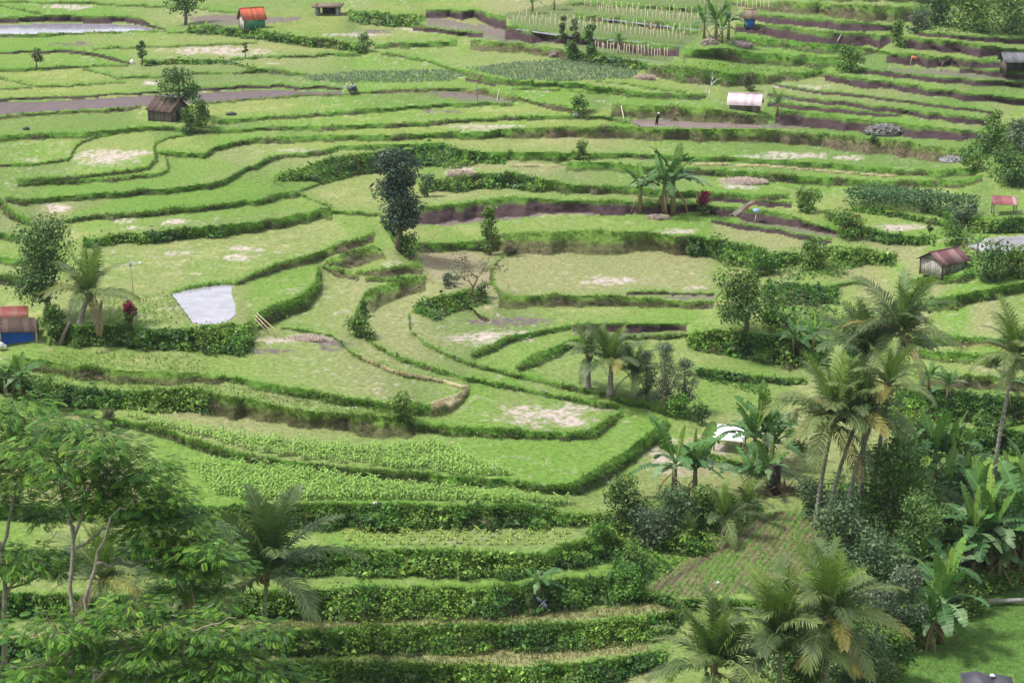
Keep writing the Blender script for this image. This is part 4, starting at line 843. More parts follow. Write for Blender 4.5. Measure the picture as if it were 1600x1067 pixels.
# ---- every tree and bush
TR = [('tree', 'tall narrow tree at the top left, cut by the top edge', 290, 40, 66, 56, 'dark', 4, .35, 12), ('tree', 'slim little tree standing on the far left field bund', 57, 110, 33, 22, 'olive', 3.4, .45, 8), ('tree', 'small dark upright tree beside the white sack', 222, 102, 38, 17, 'dark', 3.4, .3, 8), ('tree', 'thin post like little tree on the bund of the pale field', 383, 92, 26, 9, 'olive', 3, .3, 5),
      ('tree', 'round crowned tree rising over the dark wooden hut', 282, 186, 74, 64, 'dark', 4, .42, 16), ('bush', 'green bush at the right corner of the dark wooden hut', 312, 198, 42, 36, 'mid', 4, .02, 9), ('bush', 'dark low bush in front of the dark wooden hut', 293, 204, 32, 32, 'dark', 4, .02, 8),
      ('bush', 'dark pointed bush at the bend of the far hedge', 570, 84, 30, 24, 'dark', 3.6, .05, 8),
      ('tree', 'tall dark bluish tree standing alone in the middle of the terraces', 622, 388, 154, 72, 'teal', 4.6, .20, 34, 5.0), ('bush', 'small bluish shrub right of the tall dark tree', 668, 308, 36, 26, 'blue', 4, .1, 8),
      ('tree', 'thin yellow green sapling on the bank of the round field', 765, 398, 80, 30, 'yel', 4.5, .1, 12),
      ('tree', 'dark spreading tree behind the blue tarpaulin hut', 74, 500, 158, 94, 'dark', 4.6, .2, 28), ('bush', 'dark shrub at the foot of the spreading tree by the tarpaulin hut', 80, 528, 52, 46, 'mid', 4.5, .02, 10),
      ('tree', 'round dark green tree on the bank between the round field and the palm cluster', 1165, 518, 92, 108, 'top', 4.6, .22, 18), ('bush', 'light green shrub right of the round dark tree', 1204, 500, 66, 40, 'lush', 4.6, .02, 10),
      ('bush', 'dense bush with light tips at the corner of the lower terraces', 974, 828, 92, 64, 'top', 5, .05, 20), ('bush', 'round grassy bush at the bend of the curved terrace', 566, 528, 36, 52, 'mid', 4.5, .0, 10), ('bush', 'tiny dark bush on the curved brown bank', 571, 494, 26, 14, 'dark', 3.6, .05, 6),
      ('bush', 'bright leafy clump below the three short palms', 1062, 650, 34, 40, 'lush', 4.5, .0, 9), ('bush', 'small dark shrub above the white sheet shelter', 1096, 662, 34, 28, 'dark', 4.2, .1, 8),
      ('bush', 'dark bluish bush at the foot of the tall palm trunks', 1270, 806, 54, 58, 'blue', 4.6, .0, 12), ('bush', 'bluish bush between the palm trunks and the golden palm', 1322, 872, 92, 96, 'blue', 5, .0, 20), ('tree', 'big leafy tree mass right of the palm trunks', 1388, 830, 150, 120, 'mid', 5, .05, 26), ('bush', 'dark bush below the bright banana clump', 1430, 900, 130, 84, 'dark', 5, .0, 20), ('bush', 'dark shaded shrub behind the golden palm', 1366, 935, 96, 90, 'blue', 5, .0, 18), ('bush', 'shrub with pale leaf clusters beside the brown torn banana', 1396, 990, 110, 76, 'grey', 5, .0, 18),
      ('bush', 'bluish shrub at the bottom edge right of the lowest palms', 1340, 1082, 96, 100, 'blue', 5.2, .0, 20), ('bush', 'light green shrub at the bottom edge by the meadow', 1390, 1062, 90, 62, 'mid', 5.2, .0, 16), ('bush', 'dark shrub under the golden palm trunk', 1262, 1100, 92, 70, 'mid', 5.2, .0, 14), ('bush', 'small yellowish shrub between the torn banana and the meadow', 1512, 960, 44, 62, 'yel', 4.5, .0, 9), ('bush', 'dark bush behind the banana grove', 1560, 870, 96, 110, 'dark', 5, .0, 20), ('bush', 'dark bush left in the banana grove', 1478, 880, 90, 70, 'dark', 5, .0, 14),
      ('bush', 'dark bush right of the lone hut with the red roof', 1550, 438, 56, 66, 'dark', 4.6, .0, 16), ('bush', 'light shrub behind the lone hut with the red roof', 1492, 384, 36, 42, 'mid', 4.2, .05, 9), ('bush', 'shrub at the right edge beside the pond', 1590, 432, 44, 60, 'mid', 4.4, .0, 10), ('tree', 'little clipped tree on the field bund above the lone hut', 1452, 372, 30, 10, 'olive', 3.2, .35, 6),
      ('bush', 'big dark bush high on the right edge below the grey roofed hut', 1572, 290, 52, 84, 'dark', 4.4, .0, 16), ('bush', 'pale shrub right of the stone heaps', 1550, 240, 46, 44, 'mid', 4.2, .0, 10), ('bush', 'light shrub at the right edge above the big dark bush', 1592, 240, 50, 46, 'grey', 4.2, .0, 10), ('bush', 'small shrub at the end of the soil bank', 1554, 205, 30, 28, 'mid', 4, .0, 7), ('bush', 'low shrub left of the big dark bush', 1520, 268, 30, 40, 'mid', 4, .0, 8),
      ('bush', 'dark green bush at the top right corner, left of three', 1462, 40, 46, 62, 'dark', 4.2, .0, 14), ('bush', 'dark green bush at the top right corner, middle of three', 1520, 48, 60, 80, 'mid', 4.2, .0, 16), ('bush', 'dark green bush at the top right corner, right of three', 1580, 52, 62, 76, 'dark', 4.2, .0, 16), ('bush', 'pale rounded bush below the top right thicket', 1432, 50, 30, 40, 'grey', 4, .0, 8), ('bush', 'bushy clump where the soil terraces meet', 1402, 72, 38, 30, 'mid', 4, .0, 8), ('bush', 'grassy bush left of the soil terraces', 1330, 112, 36, 56, 'mid', 4, .0, 10),
      ('bush', 'reddish pointed shrub in front of the bean stakes', 880, 62, 38, 14, 'olive', 3.4, .1, 6), ('bush', 'thin shrub between the bean stakes and the bank', 900, 66, 34, 16, 'olive', 3.4, .2, 6), ('bush', 'dark tall shrub at the foot of the bean terraces', 920, 88, 50, 26, 'dark', 3.8, .05, 9), ('bush', 'low dark shrub beside the tall one under the bean terraces', 898, 92, 26, 30, 'dark', 3.8, .0, 7),
      ('bush', 'bare brown shrub behind the pink roofed hut', 1170, 142, 28, 22, 'olive', 3, .1, 6), ('bush', 'low green shrub on the pit edge near the wooden board', 902, 176, 24, 34, 'mid', 3.6, .0, 7), ('bush', 'light tuft of reeds on the middle terrace bund', 908, 250, 28, 26, 'yel', 3.6, .0, 6), ('bush', 'dark bush on the bank below the gravel heaps', 1366, 226, 18, 18, 'blue', 3.4, .0, 5),
      ('bush', 'tangle of weeds below the dense light tipped bush', 1012, 842, 52, 58, 'grey', 4.6, .0, 12), ('bush', 'weedy bush between the tall bananas and the plough plot', 1050, 822, 56, 66, 'blue', 4.6, .0, 12), ('bush', 'dark weeds beneath the tall banana pair', 1098, 818, 60, 62, 'dark', 4.6, .0, 12), ('bush', 'long bright grass clump at the end of the second lower bank', 938, 856, 40, 66, 'lush', 4.6, .0, 10), ('bush', 'light weeds on the slope beside the plough plot', 990, 892, 44, 60, 'mid', 4.6, .0, 10), ('bush', 'bright shrub at the end of the third lower bank', 985, 935, 46, 56, 'lush', 4.6, .0, 10),
      ('bush', 'shrub with twigs under the bare tree', 704, 446, 16, 50, 'grey', 3.4, .0, 9), ('bush', 'heap of green branches right of the bare tree', 757, 464, 22, 26, 'mid', 4, .0, 8), ('bush', 'round tussock at the corner of the brown bank', 632, 662, 46, 50, 'yel', 4.2, .0, 10), ('bush', 'small weed clump on the bank left of the sloping tree shade', 640, 400, 30, 36, 'mid', 4, .0, 8), ('bush', 'leafy bush on the bank by the red flowered stem', 1318, 372, 40, 56, 'mid', 4.2, .0, 10), ('bush', 'round leafy bush on the bank above the tree clad slope', 1272, 420, 44, 62, 'mid', 4.2, .0, 11), ('bush', 'leafy bush at the end of the round field bank', 1188, 432, 44, 48, 'lush', 4.2, .0, 9), ('bush', 'shrub on the path left of the climbing bean rows', 1260, 330, 34, 54, 'mid', 4, .0, 9), ('bush', 'young shrub at the end of the climbing bean rows', 1505, 358, 36, 44, 'grey', 4, .0, 8),
      ('bush', 'dark bush at the left edge beneath the pale bananas', 66, 640, 48, 60, 'mid', 4.6, .0, 10), ('bush', 'small dry brown bush above the feathery tree', 172, 672, 34, 30, 'olive', 3.6, .05, 7), ('bush', 'shrub at the foot of the soil path right of the shelter', 1240, 700, 30, 44, 'mid', 4.2, .0, 8), ('bush', 'dark scrub on the terrace edge behind the lone palm', 1560, 700, 40, 70, 'dark', 4.4, .0, 9)]
for cat, lab, x, y, h, w, tone, lp, tk, nc, *dn in TR:
    tree('tree' if cat == 'tree' else 'bush', lab, cat, x, y, h, w, tone, lp, tk, nc, *dn, crown='crown' if cat == 'tree' else 'foliage', stem='trunk' if cat == 'tree' else 'stem')
# feathery grey shrubs beside the three palms
for lab, x, y, h, w in (('feathery grey shrub with several stems, nearest the short dark palm', 1010, 626, 82, 44), ('tallest feathery grey shrub beside the three palms', 1036, 636, 108, 54), ('feathery grey shrub at the right of the three palms', 1068, 640, 84, 46)):
    t = tree('bush', lab, 'bush', x, y, h, w, 'grey', 2.5, .10, 44, 3.2, 'feathery grey shrubs', sparse=True, barkc=(.2, .17, .13), crown='foliage', stem='stem')
# bare tree with a reddish trunk, dead white tree
def bare_tree(name, label, cat, x, y, h, w, barkc, leaves=0, tone='grey'):
    loc, s = place(x, y); t = thing(name, label, cat, loc); H = h / s; Wd = w / s; tb = MB(); tips = []
    def grow(p, d, ln, r, lev):
        q = p + d * ln * .5 + rng.standard_normal(3) * .04 * ln; e = q + unit(d + rng.standard_normal(3) * .2) * ln * .5
        tb.tube([p, q, e], [r, r * .8, r * .6], 5, barkc); tips.append(e)
        if lev > 0:
            for _ in range(3): grow(e if _ else q, unit(d * .7 + rng.standard_normal(3) * .55 * np.array([Wd / H * 1.2, Wd / H * 1.2, .6]) + np.array([0, 0, .25])), ln * .68, r * .55, lev - 1)
    grow(np.array([0, 0, -.2]), unit(np.array([.12, 0, 1.])), H * .42, max(.06, H * .025), 3)
    tb.build('trunk', M_BARK, t)
    if leaves:
        tp = np.array(tips[4:]); mb = MB(); k = rng.integers(0, len(tp), leaves)
        P = tp[k] + rng.standard_normal((leaves, 3)) * .05 * H; L = 3.4 / s * rng.uniform(.6, 1.4, leaves)
        mb.add(*leafcards(P, unit(rng.standard_normal((leaves, 3)) + np.array([0, 0, .6])), L, L * .6, vary(leaves, np.array(GREENS[tone])[rng.integers(0, 3, leaves)]))); mb.build('crown', M_LEAF, t)
    return t
bare_tree('tree', 'thin half bare tree with a reddish trunk in the middle hollow', 'tree', 734, 464, 86, 80, (.32, .19, .12), 520)
bare_tree('dead_tree', 'small dead white tree left of the pink roofed hut', 'tree', 1106, 156, 46, 30, (.62, .58, .56))
bare_tree('dead_tree', 'leafless twiggy shrub between the soil terraces', 'tree', 1470, 112, 34, 26, (.24, .18, .15))
# red leaved cordylines
def cordyline(label, x, y, h, w, green=True):
    loc, s = place(x, y); t = thing('red_plant', label, 'red plant', loc, 0, 'red leaved garden plants'); H = h / s; Wd = w / s
    tb = MB()
    for i in range(4): tb.tube([(0, 0, -.1), (rng.uniform(-.25, .25) * Wd, rng.uniform(-.2, .2) * Wd, H * rng.uniform(.5, .8))], [.05, .03], 5, (.2, .15, .1))
    tb.build('stem', M_BARK, t)
    for nm, n, zc, rz, cols in (('red_leaves', 260, .72, .26, [(.24, .018, .05), (.33, .03, .075), (.16, .014, .035)]),) + ((('green_leaves', 320, .32, .28, GREENS['dark']),) if green else ()):
        mb = MB(); k = 7; cl = [(rng.uniform(-.3, .3) * Wd, rng.uniform(-.3, .3) * Wd, H * (zc + rng.uniform(-.12, .14)), Wd * .24, Wd * .24, H * rz * .6) for _ in range(k)]
        crown_leaves(mb, cl, 5.0 / s, n, cols, .8); mb.build(nm, M_LEAF, t)
cordyline('crimson leaved plant on the edge above the leafy bank', 205, 514, 48, 27)
cordyline('crimson leaved plant beside the banner right of the banana pair', 1098, 336, 38, 28)
cordyline('small red topped plant on the bank above the lone hut', 1341, 366, 22, 10, False)
cordyline('tiny red flowering stem at the edge of the field above the lone hut', 1340, 346, 10, 7, False)
print('plants', round(time.time() - T0, 1))

# ------------------------------------------------------------------ huts and shelters
def vtilt(y): return math.cos(math.atan2(SP, CP) + math.atan((y - 533.5) / FPX))
def planks(mb, x0, x1, z0, z1, y, axis, col, n=None, th=0.04):
    """upright boards along a wall; axis 'x' wall runs along x at y, axis 'y' wall runs along y at x=y"""
    n = n or max(3, int(abs(x1 - x0) / 0.22)); e = np.linspace(x0, x1, n + 1)
    for a, b in zip(e[:-1], e[1:]):
        c = np.array(col) * rng.uniform(.7, 1.25); zt = z1 - rng.uniform(0, .05)
        if axis == 'x': mb.box(((a + b) / 2, y + rng.uniform(-.008, .008), (z0 + zt) / 2), (abs(b - a) * .96, th, zt - z0), col=c)
        else: mb.box((y + rng.uniform(-.008, .008), (a + b) / 2, (z0 + zt) / 2), (th, abs(b - a) * .96, zt - z0), col=c)
def corr(mb, a, b, c, d, n, col, col2=None, amp=0.03, every=6):
    """corrugated sheet a-b along the eave, d-c along the ridge, with an underside"""
    a, b, c, d = [np.array(v, float) for v in (a, b, c, d)]; nn = unit(np.cross(b - a, d - a)); u = np.linspace(0, 1, 2 * n + 1)
    lo = a + (b - a) * u[:, None]; hi = d + (c - d) * u[:, None]; off = nn * (amp * (np.arange(2 * n + 1) % 2))[:, None]
    V = np.concatenate([lo + off, hi + off, lo + off - nn * .03, hi + off - nn * .03]); m = 2 * n + 1; F = []; Cc = np.zeros((4 * m, 3)); sh = [np.array(col if (col2 is None or rng.random() < .6) else col2) * rng.uniform(.75, 1.25) for _ in range(2 * n // every + 2)]
    for i in range(m):
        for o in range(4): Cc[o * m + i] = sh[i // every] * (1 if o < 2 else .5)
    for i in range(m - 1): F += [(i, i + 1, m + i + 1, m + i), (2 * m + i + 1, 2 * m + i, 3 * m + i, 3 * m + i + 1), (i, 2 * m + i, 2 * m + i + 1, i + 1), (m + i, m + i + 1, 3 * m + i + 1, 3 * m + i)]
    mb.add(V, [np.array(F)], Cc)
def hut(label, x, y, wpx, dpx, hpx, risepx, rz, wallc, roofc, roofc2=None, over=0.3, door=None, cat='hut', name='field_hut', open_front=False, shingle=False, postc=(.16, .12, .09), gablec=None):
    """gabled hut, ridge along its own x; sizes in photo pixels; x, y = the ground below its middle"""
    loc, s = place(x, y); t = thing(name, label, cat, loc, rz); k = vtilt(y)
    w, d, h, ri = wpx / s, dpx / s, hpx / s / k, risepx / s / k
    mb = MB()
    if not open_front: planks(mb, -w / 2, w / 2, -.25, h, -d / 2, 'x', wallc)
    planks(mb, -w / 2, w / 2, -.25, h, d / 2, 'x', wallc)
    for sx in (-1, 1):
        planks(mb, -d / 2, d / 2, -.25, h, sx * w / 2, 'y', wallc if gablec is None else gablec)
        g = np.array([(sx * w / 2 + .02, -d / 2, h), (sx * w / 2 + .02, d / 2, h), (sx * w / 2 + .02, 0, h + ri * .96)]); mb.slab(g, .04 * sx, np.array(wallc) * .8)
    mb.build('wall', M_WOOD, t)
    rb = MB(); ox, oy = w / 2 + over, d / 2 + over; ze = h - ri * over / (d / 2); zr = h + ri
    for sy in (-1, 1):
        q = [(-ox * sy * -1, sy * oy, ze), (ox * sy * -1, sy * oy, ze), (ox * sy * -1, 0, zr + .02), (-ox * sy * -1, 0, zr + .02)]
        q = q if sy > 0 else q
        if sy > 0: q = [(ox, oy, ze), (-ox, oy, ze), (-ox, 0, zr + .02), (ox, 0, zr + .02)]
        else: q = [(-ox, -oy, ze), (ox, -oy, ze), (ox, 0, zr + .02), (-ox, 0, zr + .02)]
        corr(rb, *q, int(ox * 2 / (.25 if shingle else .13)), roofc, roofc2, .05 if shingle else .025, 3 if shingle else 6)
    rb.tube([(-ox, 0, zr + .03), (ox, 0, zr + .03)], .07, 6, np.array(roofc) * .8); rb.build('roof', M_SHEET if not shingle else M_WOOD, t)
    for sx in (-1, 1):
        for sy in (-1, 1):
            pb = MB(); pb.box((sx * (w / 2 + .03), sy * (d / 2 + .03), h / 2 - .15), (.11, .11, h + .3), col=postc); pb.build('post', M_WOOD, t)
    if door:
        side, pos, dw, dh, dc = door; db = MB()
        if side == 'front': db.box((pos * w, -d / 2 - .05, dh * h / 2), (dw, .05, dh * h), col=dc)
        else: db.box((w / 2 + .05, pos * d, dh * h / 2), (.05, dw, dh * h), col=dc)
        db.build('door', M_WOOD, t)
    return t, w, d, h, ri, s
hut('dark weathered wooden hut with a brown roof, a round tree rising behind it', 264, 187, 46, 40, 19, 15, R(-33), (.13, .11, .10), (.115, .075, .06), (.09, .065, .055), .3, ('end', -.05, .8, .9, (.02, .017, .016)), shingle=True)
t, w, d, h, ri, s = hut('small hut with a bright orange red roof and green hung front', 394, 44, 33, 22, 18, 13, R(28), (.42, .41, .38), (.44, .10, .05), (.36, .085, .05), .35)
gb = MB(); gb.box((.05, -d / 2 - .08, h * .48), (w * .98, .05, h * .9), col=(.05, .20, .12)); gb.build('green_cloth', M_CLOTH, t)
t, w, d, h, ri, s = hut('small bright blue hut under a thatched roof behind the banana clump', 1171, 40, 15, 13, 15, 9, R(-8), (.03, .19, .62), (.21, .16, .12), None, .3, ('front', .1, .5, .75, (.025, .14, .48)), shingle=True)
hut('hut with a pale pink and white sheet roof and grey board walls', 1164, 172, 43, 24, 14, 11, R(-14), (.22, .205, .19), (.60, .46, .50), (.62, .52, .55), .4, ('front', .2, .6, .8, (.10, .09, .085)))
t, w, d, h, ri, s = hut('open fronted shed with a grey roof at the right edge', 1590, 112, 46, 26, 20, 9, R(4), (.13, .115, .105), (.17, .17, .185), None, .45, open_front=True)
hut('lone wooden hut with a rusty red sheet roof above the palm cluster', 1473, 424, 52, 44, 21, 12, R(34), (.36, .335, .31), (.15, .062, .066), (.25, .15, .15), .35, ('front', -.25, .6, .85, (.20, .18, .165)))
# hut with the blue tarpaulin at the left edge
loc, s = place(10, 532); t = thing('field_hut', 'hut at the left edge with a rusted roof over a blue tarpaulin front', 'hut', loc, R(4)); k = vtilt(532)
w, d, h = 92 / s, 50 / s, 25 / s / k
mb = MB(); planks(mb, -w / 2, w / 2, -.2, h, d / 2, 'x', (.15, .12, .10)); planks(mb, -d / 2, d / 2, -.2, h, -w / 2, 'y', (.15, .12, .10)); planks(mb, 0, d / 2, -.2, h, w / 2, 'y', (.15, .12, .10)); mb.build('wall', M_WOOD, t)
rb = MB(); zr = h + 24 / s / k * .62
corr(rb, (-w / 2 - .4, -d * .12, h + .62), (w / 2 - .4, -d * .12, h + .62), (w / 2 - .6, d * .42, zr + .4), (-w / 2 - .4, d * .42, zr + .4), 22, (.19, .045, .038), (.25, .10, .07), .03, 4); rb.build('upper_roof', M_SHEET, t)
rb = MB(); corr(rb, (-w / 2 - .4, -d * .72, h - .12), (w / 2 + .5, -d * .72, h - .12), (w / 2 + .1, -d * .10, h + .56), (-w / 2 - .4, -d * .10, h + .56), 20, (.10, .068, .055), (.08, .056, .045), .05, 3); rb.build('lower_roof', M_WOOD, t)
cb = MB(); n = 28; u = np.linspace(-w / 2 + .3, w / 2, n)
V = np.concatenate([np.stack([u, -d * .42 + .12 * np.sin(u * 3.1) + .05 * np.sin(u * 7), np.full(n, 0.02)], 1), np.stack([u, -d * .42 + .05 * np.sin(u * 5), h * .95 + .05 * np.sin(u * 4)], 1)])
cb.add(V, [np.array([(i, i + 1, n + i + 1, n + i) for i in range(n - 1)])], (.012, .10, .50)); cb.build('tarpaulin', M_CLOTH, t)
for px in (-w * .02, w / 2 + .35):
    pb = MB(); pb.tube([(px, -d * .68, -.2), (px + .02, -d * .68, h - .05)], .06, 6, (.36, .31, .26)); pb.build('post', M_WOOD, t)
loc, s = place(12, 533); t = thing('sack', 'white plastic sack lying in front of the blue tarpaulin', 'sack', loc + Vector((0, -2.0, .1))); b = MB(); b.blob((0, 0, .18), (.34, .24, .26), 10, 7, (.62, .62, .60), .07); b.blob((.3, .05, .1), (.2, .16, .13), 8, 6, (.6, .6, .6), .06); b.build('sack_body', M_CLOTH, t, True)
def monopitch(label, name, x, y, wpx, dpx, hlo, hhi, rz, col, col2=None, posts=True, cat='shelter', th=.03, frame=(.12, .10, .085)):
    loc, s = place(x, y); t = thing(name, label, cat, loc, rz); k = vtilt(y); w, d = wpx / s, dpx / s; a, b = hlo / s / k, hhi / s / k
    rb = MB(); corr(rb, (-w / 2, -d / 2, a), (w / 2, -d / 2, a), (w / 2, d / 2, b), (-w / 2, d / 2, b), int(w / .12), col, col2, .02, 5); rb.build('roof', M_SHEET, t)
    for sx in (-1, 1):
        for sy, hh in ((-1, a), (1, b)):
            pb = MB(); pb.tube([(sx * w * .44, sy * d * .42, -.25), (sx * w * .44, sy * d * .42, hh + (-.03 if sy > 0 else .0))], .05, 6, frame); pb.build('post', M_WOOD, t)
    fb = MB(); 
    for sy, hh in ((-1, a), (1, b)): fb.tube([(-w * .5, sy * d * .42, hh - .06 + (.0 if sy > 0 else .05)), (w * .5, sy * d * .42, hh - .06 + (.0 if sy > 0 else .05))], .04, 6, frame)
    fb.build('frame', M_WOOD, t); return t
monopitch('open shelter with a rusty red and white striped roof by the right edge', 'open_shelter', 1568, 334, 38, 30, 17, 25, R(-8), (.24, .08, .08), (.36, .22, .22))
monopitch('low shelter of one bright white sheet among the bananas', 'open_shelter', 1140, 700, 48, 52, 20, 27, R(-16), (.80, .81, .85), None)
# dark sheeted shelter at the bottom right
loc, s = place(1542, 1108); t = thing('open_shelter', 'shelter with a dark grey sagging sheet roof in the bottom right corner', 'shelter', loc, R(-6)); k = vtilt(1080); w, d = 80 / s, 70 / s; h = 36 / s / k; zr = 50 / s / k
rb = MB(); rb.slab([(-w / 2, -d / 2 + .2, h), (.1, -d / 2, h + .05), (.25, .1, zr), (-w * .2, d * .4, zr - .15), (-w / 2, d / 2, h + .1)][:5], .03, (.085, .082, .105)); rb.slab([(.1, -d / 2, h + .05), (w / 2, -d / 2 + .15, h - .15), (w / 2, d / 2, h), (.25, d * .3, zr - .1), (.25, .1, zr)], .03, (.07, .068, .092)); rb.build('roof', M_CLOTH, t)
for px, py in ((-w * .46, -d * .42), (w * .46, -d * .42), (-w * .46, d * .42), (w * .46, d * .42)):
    pb = MB(); pb.tube([(px, py, -.3), (px, py, h - .1)], .06, 6, (.15, .12, .10)); pb.build('post', M_WOOD, t)
cb = MB(); cb.blob((.15, .05, zr + .06), (.16, .14, .09), 8, 6, (.6, .6, .62), .05); cb.build('ridge_cap', M_CLOTH, t, True)
# stone pillared open building at the top edge
loc, s = place(512, 24); t = thing('pavilion', 'flat roofed open building on stone pillars at the top edge', 'building', loc); k = vtilt(20); w = 32 / s; h = 13 / s / k
for sx in (-1, 1):
    for sy in (-.35, 1.0):
        pb = MB(); 
        for q in range(4): pb.box((sx * w / 2, sy * 2.0, h * (q + .5) / 4 - .1), (.5 - .04 * (q % 2), .5 - .04 * (q % 2), h / 4 * .98), col=np.array((.33, .32, .34)) * rng.uniform(.7, 1.2))
        pb.build('pillar', M_STONE, t)
rb = MB(); rb.box((0, .7, h + .12), (w + 1.4, 4.4, .26), col=(.20, .15, .12)); rb.build('roof', M_WOOD, t)
bb = MB(); bb.box((.2, 2.4, h * .45), (w * .8, .12, h * .9), col=(.05, .045, .04)); bb.build('back_wall', M_WOOD, t)
bb = MB(); bb.box((-w / 2, -.7, h + .42), (.35, .35, .32), col=(.40, .13, .06)); bb.build('roof_ornament', M_STONE, t)

# ------------------------------------------------------------------ bean terraces
stake_me = []
for _ in range(5):
    mb = MB(); mb.tube([(0, 0, -.1), (rng.uniform(-.05, .05), rng.uniform(-.05, .05), 1.6 * rng.uniform(.92, 1.08))], .045, 5, (.62, .54, .38)); z = rng.uniform(1.25, 1.45); mb.tube([(-.14, 0, z), (.16, .02, z + .02)], .024, 4, (.58, .49, .35)); stake_me.append(mb.mesh('bean_stake', M_WOOD))
rows = [('lowest', ((930, 86), (985, 90), (1042, 95)), 24), ('lowest', ((934, 80), (985, 84), (1036, 88)), 0), ('middle', ((803, 42), (870, 50), (975, 60), (1068, 70)), 46), ('middle', ((812, 34), (870, 41), (975, 51), (1080, 62)), 30), ('upper', ((935, 26), (1000, 33), (1096, 44)), 30), ('upper', ((915, 16), (1000, 24), (1090, 33)), 20), ('topmost', ((1000, 6), (1060, 10), (1110, 14)), 14), ('topmost', ((1152, 16), (1200, 19)), 9)]
for nm, pl_, n in rows:
    xs = [p[0] for p in pl_]; ys = [p[1] for p in pl_]
    for u in np.linspace(0, 1, n) if n else ():
        x = xs[0] + u * (xs[-1] - xs[0]) + random.uniform(-1.5, 1.5); y = float(np.interp(x, xs, ys))
        loc, s = place(x, y); o = link('bean_stake', random.choice(stake_me)); o.location = loc; o.rotation_euler = (random.uniform(-.05, .05), random.uniform(-.07, .07), random.uniform(-.5, .5)); o.scale = (1, 1, random.uniform(.9, 1.15))
        tag(o, 'thin bare bean stake in the %s row of the white mulched bean terraces' % nm, 'bean stake', 'bean stakes on the %s row' % nm)
for nm, pl_ in (('lowest', ((930, 89.5), (985, 93), (1040, 98))), ('middle', ((808, 45), (870, 54), (975, 64), (1066, 73))), ('upper', ((940, 29), (1000, 36), (1094, 47)))):
    mb = MB(); P = [at(np.interp(u, np.linspace(0, 1, len(pl_)), [p[0] for p in pl_]), np.interp(u, np.linspace(0, 1, len(pl_)), [p[1] for p in pl_])) + np.array([0, 0, .06]) for u in np.linspace(0, 1, 24)]
    P = np.array(P); V = []; 
    for q in P: V += [q + (0, -.35, -.22), q + (0, -.2, -.06), q + (0, .3, -.04), q + (0, .5, -.2)]
    mb.add(V, [np.array([(4 * i + a, 4 * i + 4 + a, 4 * i + 5 + a, 4 * i + 1 + a) for i in range(23) for a in range(3)])], (.20, .20, .24))
    tag(mb.build('mulch_strip', M_CLOTH), 'shiny white plastic mulch along the %s bean row' % nm, 'plastic mulch')

# ------------------------------------------------------------------ crops
def maize_mesh(h=0.9, yel=0.0, nlv=8):
    mb = MB(); c0 = np.array((.22, .37, .07)) * (1 - yel) + np.array((.36, .40, .09)) * yel
    mb.tube([(0, 0, -.05), (0, 0, h * .75)], [.022, .014], 5, c0)
    for i in range(nlv):
        a = i * 2.5 + rng.uniform(-.3, .3); d = np.array([math.cos(a), math.sin(a), 0]); sdv = np.array([-d[1], d[0], 0]); z = h * (.12 + .62 * i / nlv); L = h * rng.uniform(.5, .8); u = np.linspace(0, 1, 6)[:, None]
        C = np.array([0, 0, z]) + d * (u * L * .75) + np.array([0, 0, 1.]) * (L * (.75 * u - .85 * u ** 2)); wv = .066 * h ** .5 * np.sin(math.pi * (0.12 + .86 * u)) ** .7
        V = np.concatenate([C - sdv * wv, C + np.array([0, 0, -.015]), C + sdv * wv]); F = [(i2, i2 + 1, 6 + i2 + 1, 6 + i2) for i2 in range(5)] + [(6 + i2, 6 + i2 + 1, 12 + i2 + 1, 12 + i2) for i2 in range(5)]
        mb.add(V, [np.array(F)], c0 * rng.uniform(.85, 1.3))
    return mb
maize_b = [maize_mesh(rng.uniform(.8, 1.05)) for _ in range(5)]; maize_m = [b.mesh('maize_plant', M_PLANT) for b in maize_b]
LOW = ((298,722),(400,728),(520,744),(640,760),(800,774),(890,786),(870,791),(800,786),(640,782),(500,783),(390,783),(330,770))
UPP = ((188,645),(260,662),(400,684),(560,700),(680,692),(740,716),(810,746),(700,740),(560,726),(450,716),(400,706),(300,680),(210,655))
cand = []
for nm, P in (('lower', LOW), ('upper', UPP)):
    a = np.array(P); y = a[:, 1].min(); r = 0
    while y < a[:, 1].max():
        for x in np.arange(a[:, 0].min() + (r % 2) * 4, a[:, 0].max(), 8.2):
            xx, yy = x + random.uniform(-2.5, 2.5), y + random.uniform(-1.5, 1.5)
            if inpoly(np.array(xx), np.array(yy), P): cand.append((nm, xx, yy))
        y += 4.8; r += 1
cand.sort(key=lambda c: (c[0] == 'upper', -c[2])); crop = MB(); nind = 0
for nm, x, y in cand:
    loc, s = place(x, y); sc = random.uniform(.55, .98); rz = random.uniform(0, 6.28)
    if nm == 'lower' and nind < 215:
        o = link('maize_plant', random.choice(maize_m)); o.location = loc; o.scale = (sc,) * 3; o.rotation_euler = (random.uniform(-.12, .12), random.uniform(-.12, .12), rz); nind += 1
        tag(o, 'leafy young maize plant in the front strip above the tall leafy bank', 'maize plant', 'maize plants in the front strip')
    else:
        b = random.choice(maize_b); V = np.concatenate(b.V) * sc; c, sn = math.cos(rz), math.sin(rz); V = np.stack([V[:, 0] * c - V[:, 1] * sn, V[:, 0] * sn + V[:, 1] * c, V[:, 2]], 1) + np.array(loc)
        crop.add(V, [np.concatenate(f) for f in b.F.values()], np.concatenate(b.C) * rng.uniform(.8, 1.2))
tag(crop.build('maize_crop', M_PLANT), 'dense light green maize filling the curved strip', kind='stuff')
seed_m = [maize_mesh(.5, .75, 6).mesh('maize_seedling', M_PLANT) for _ in range(4)]
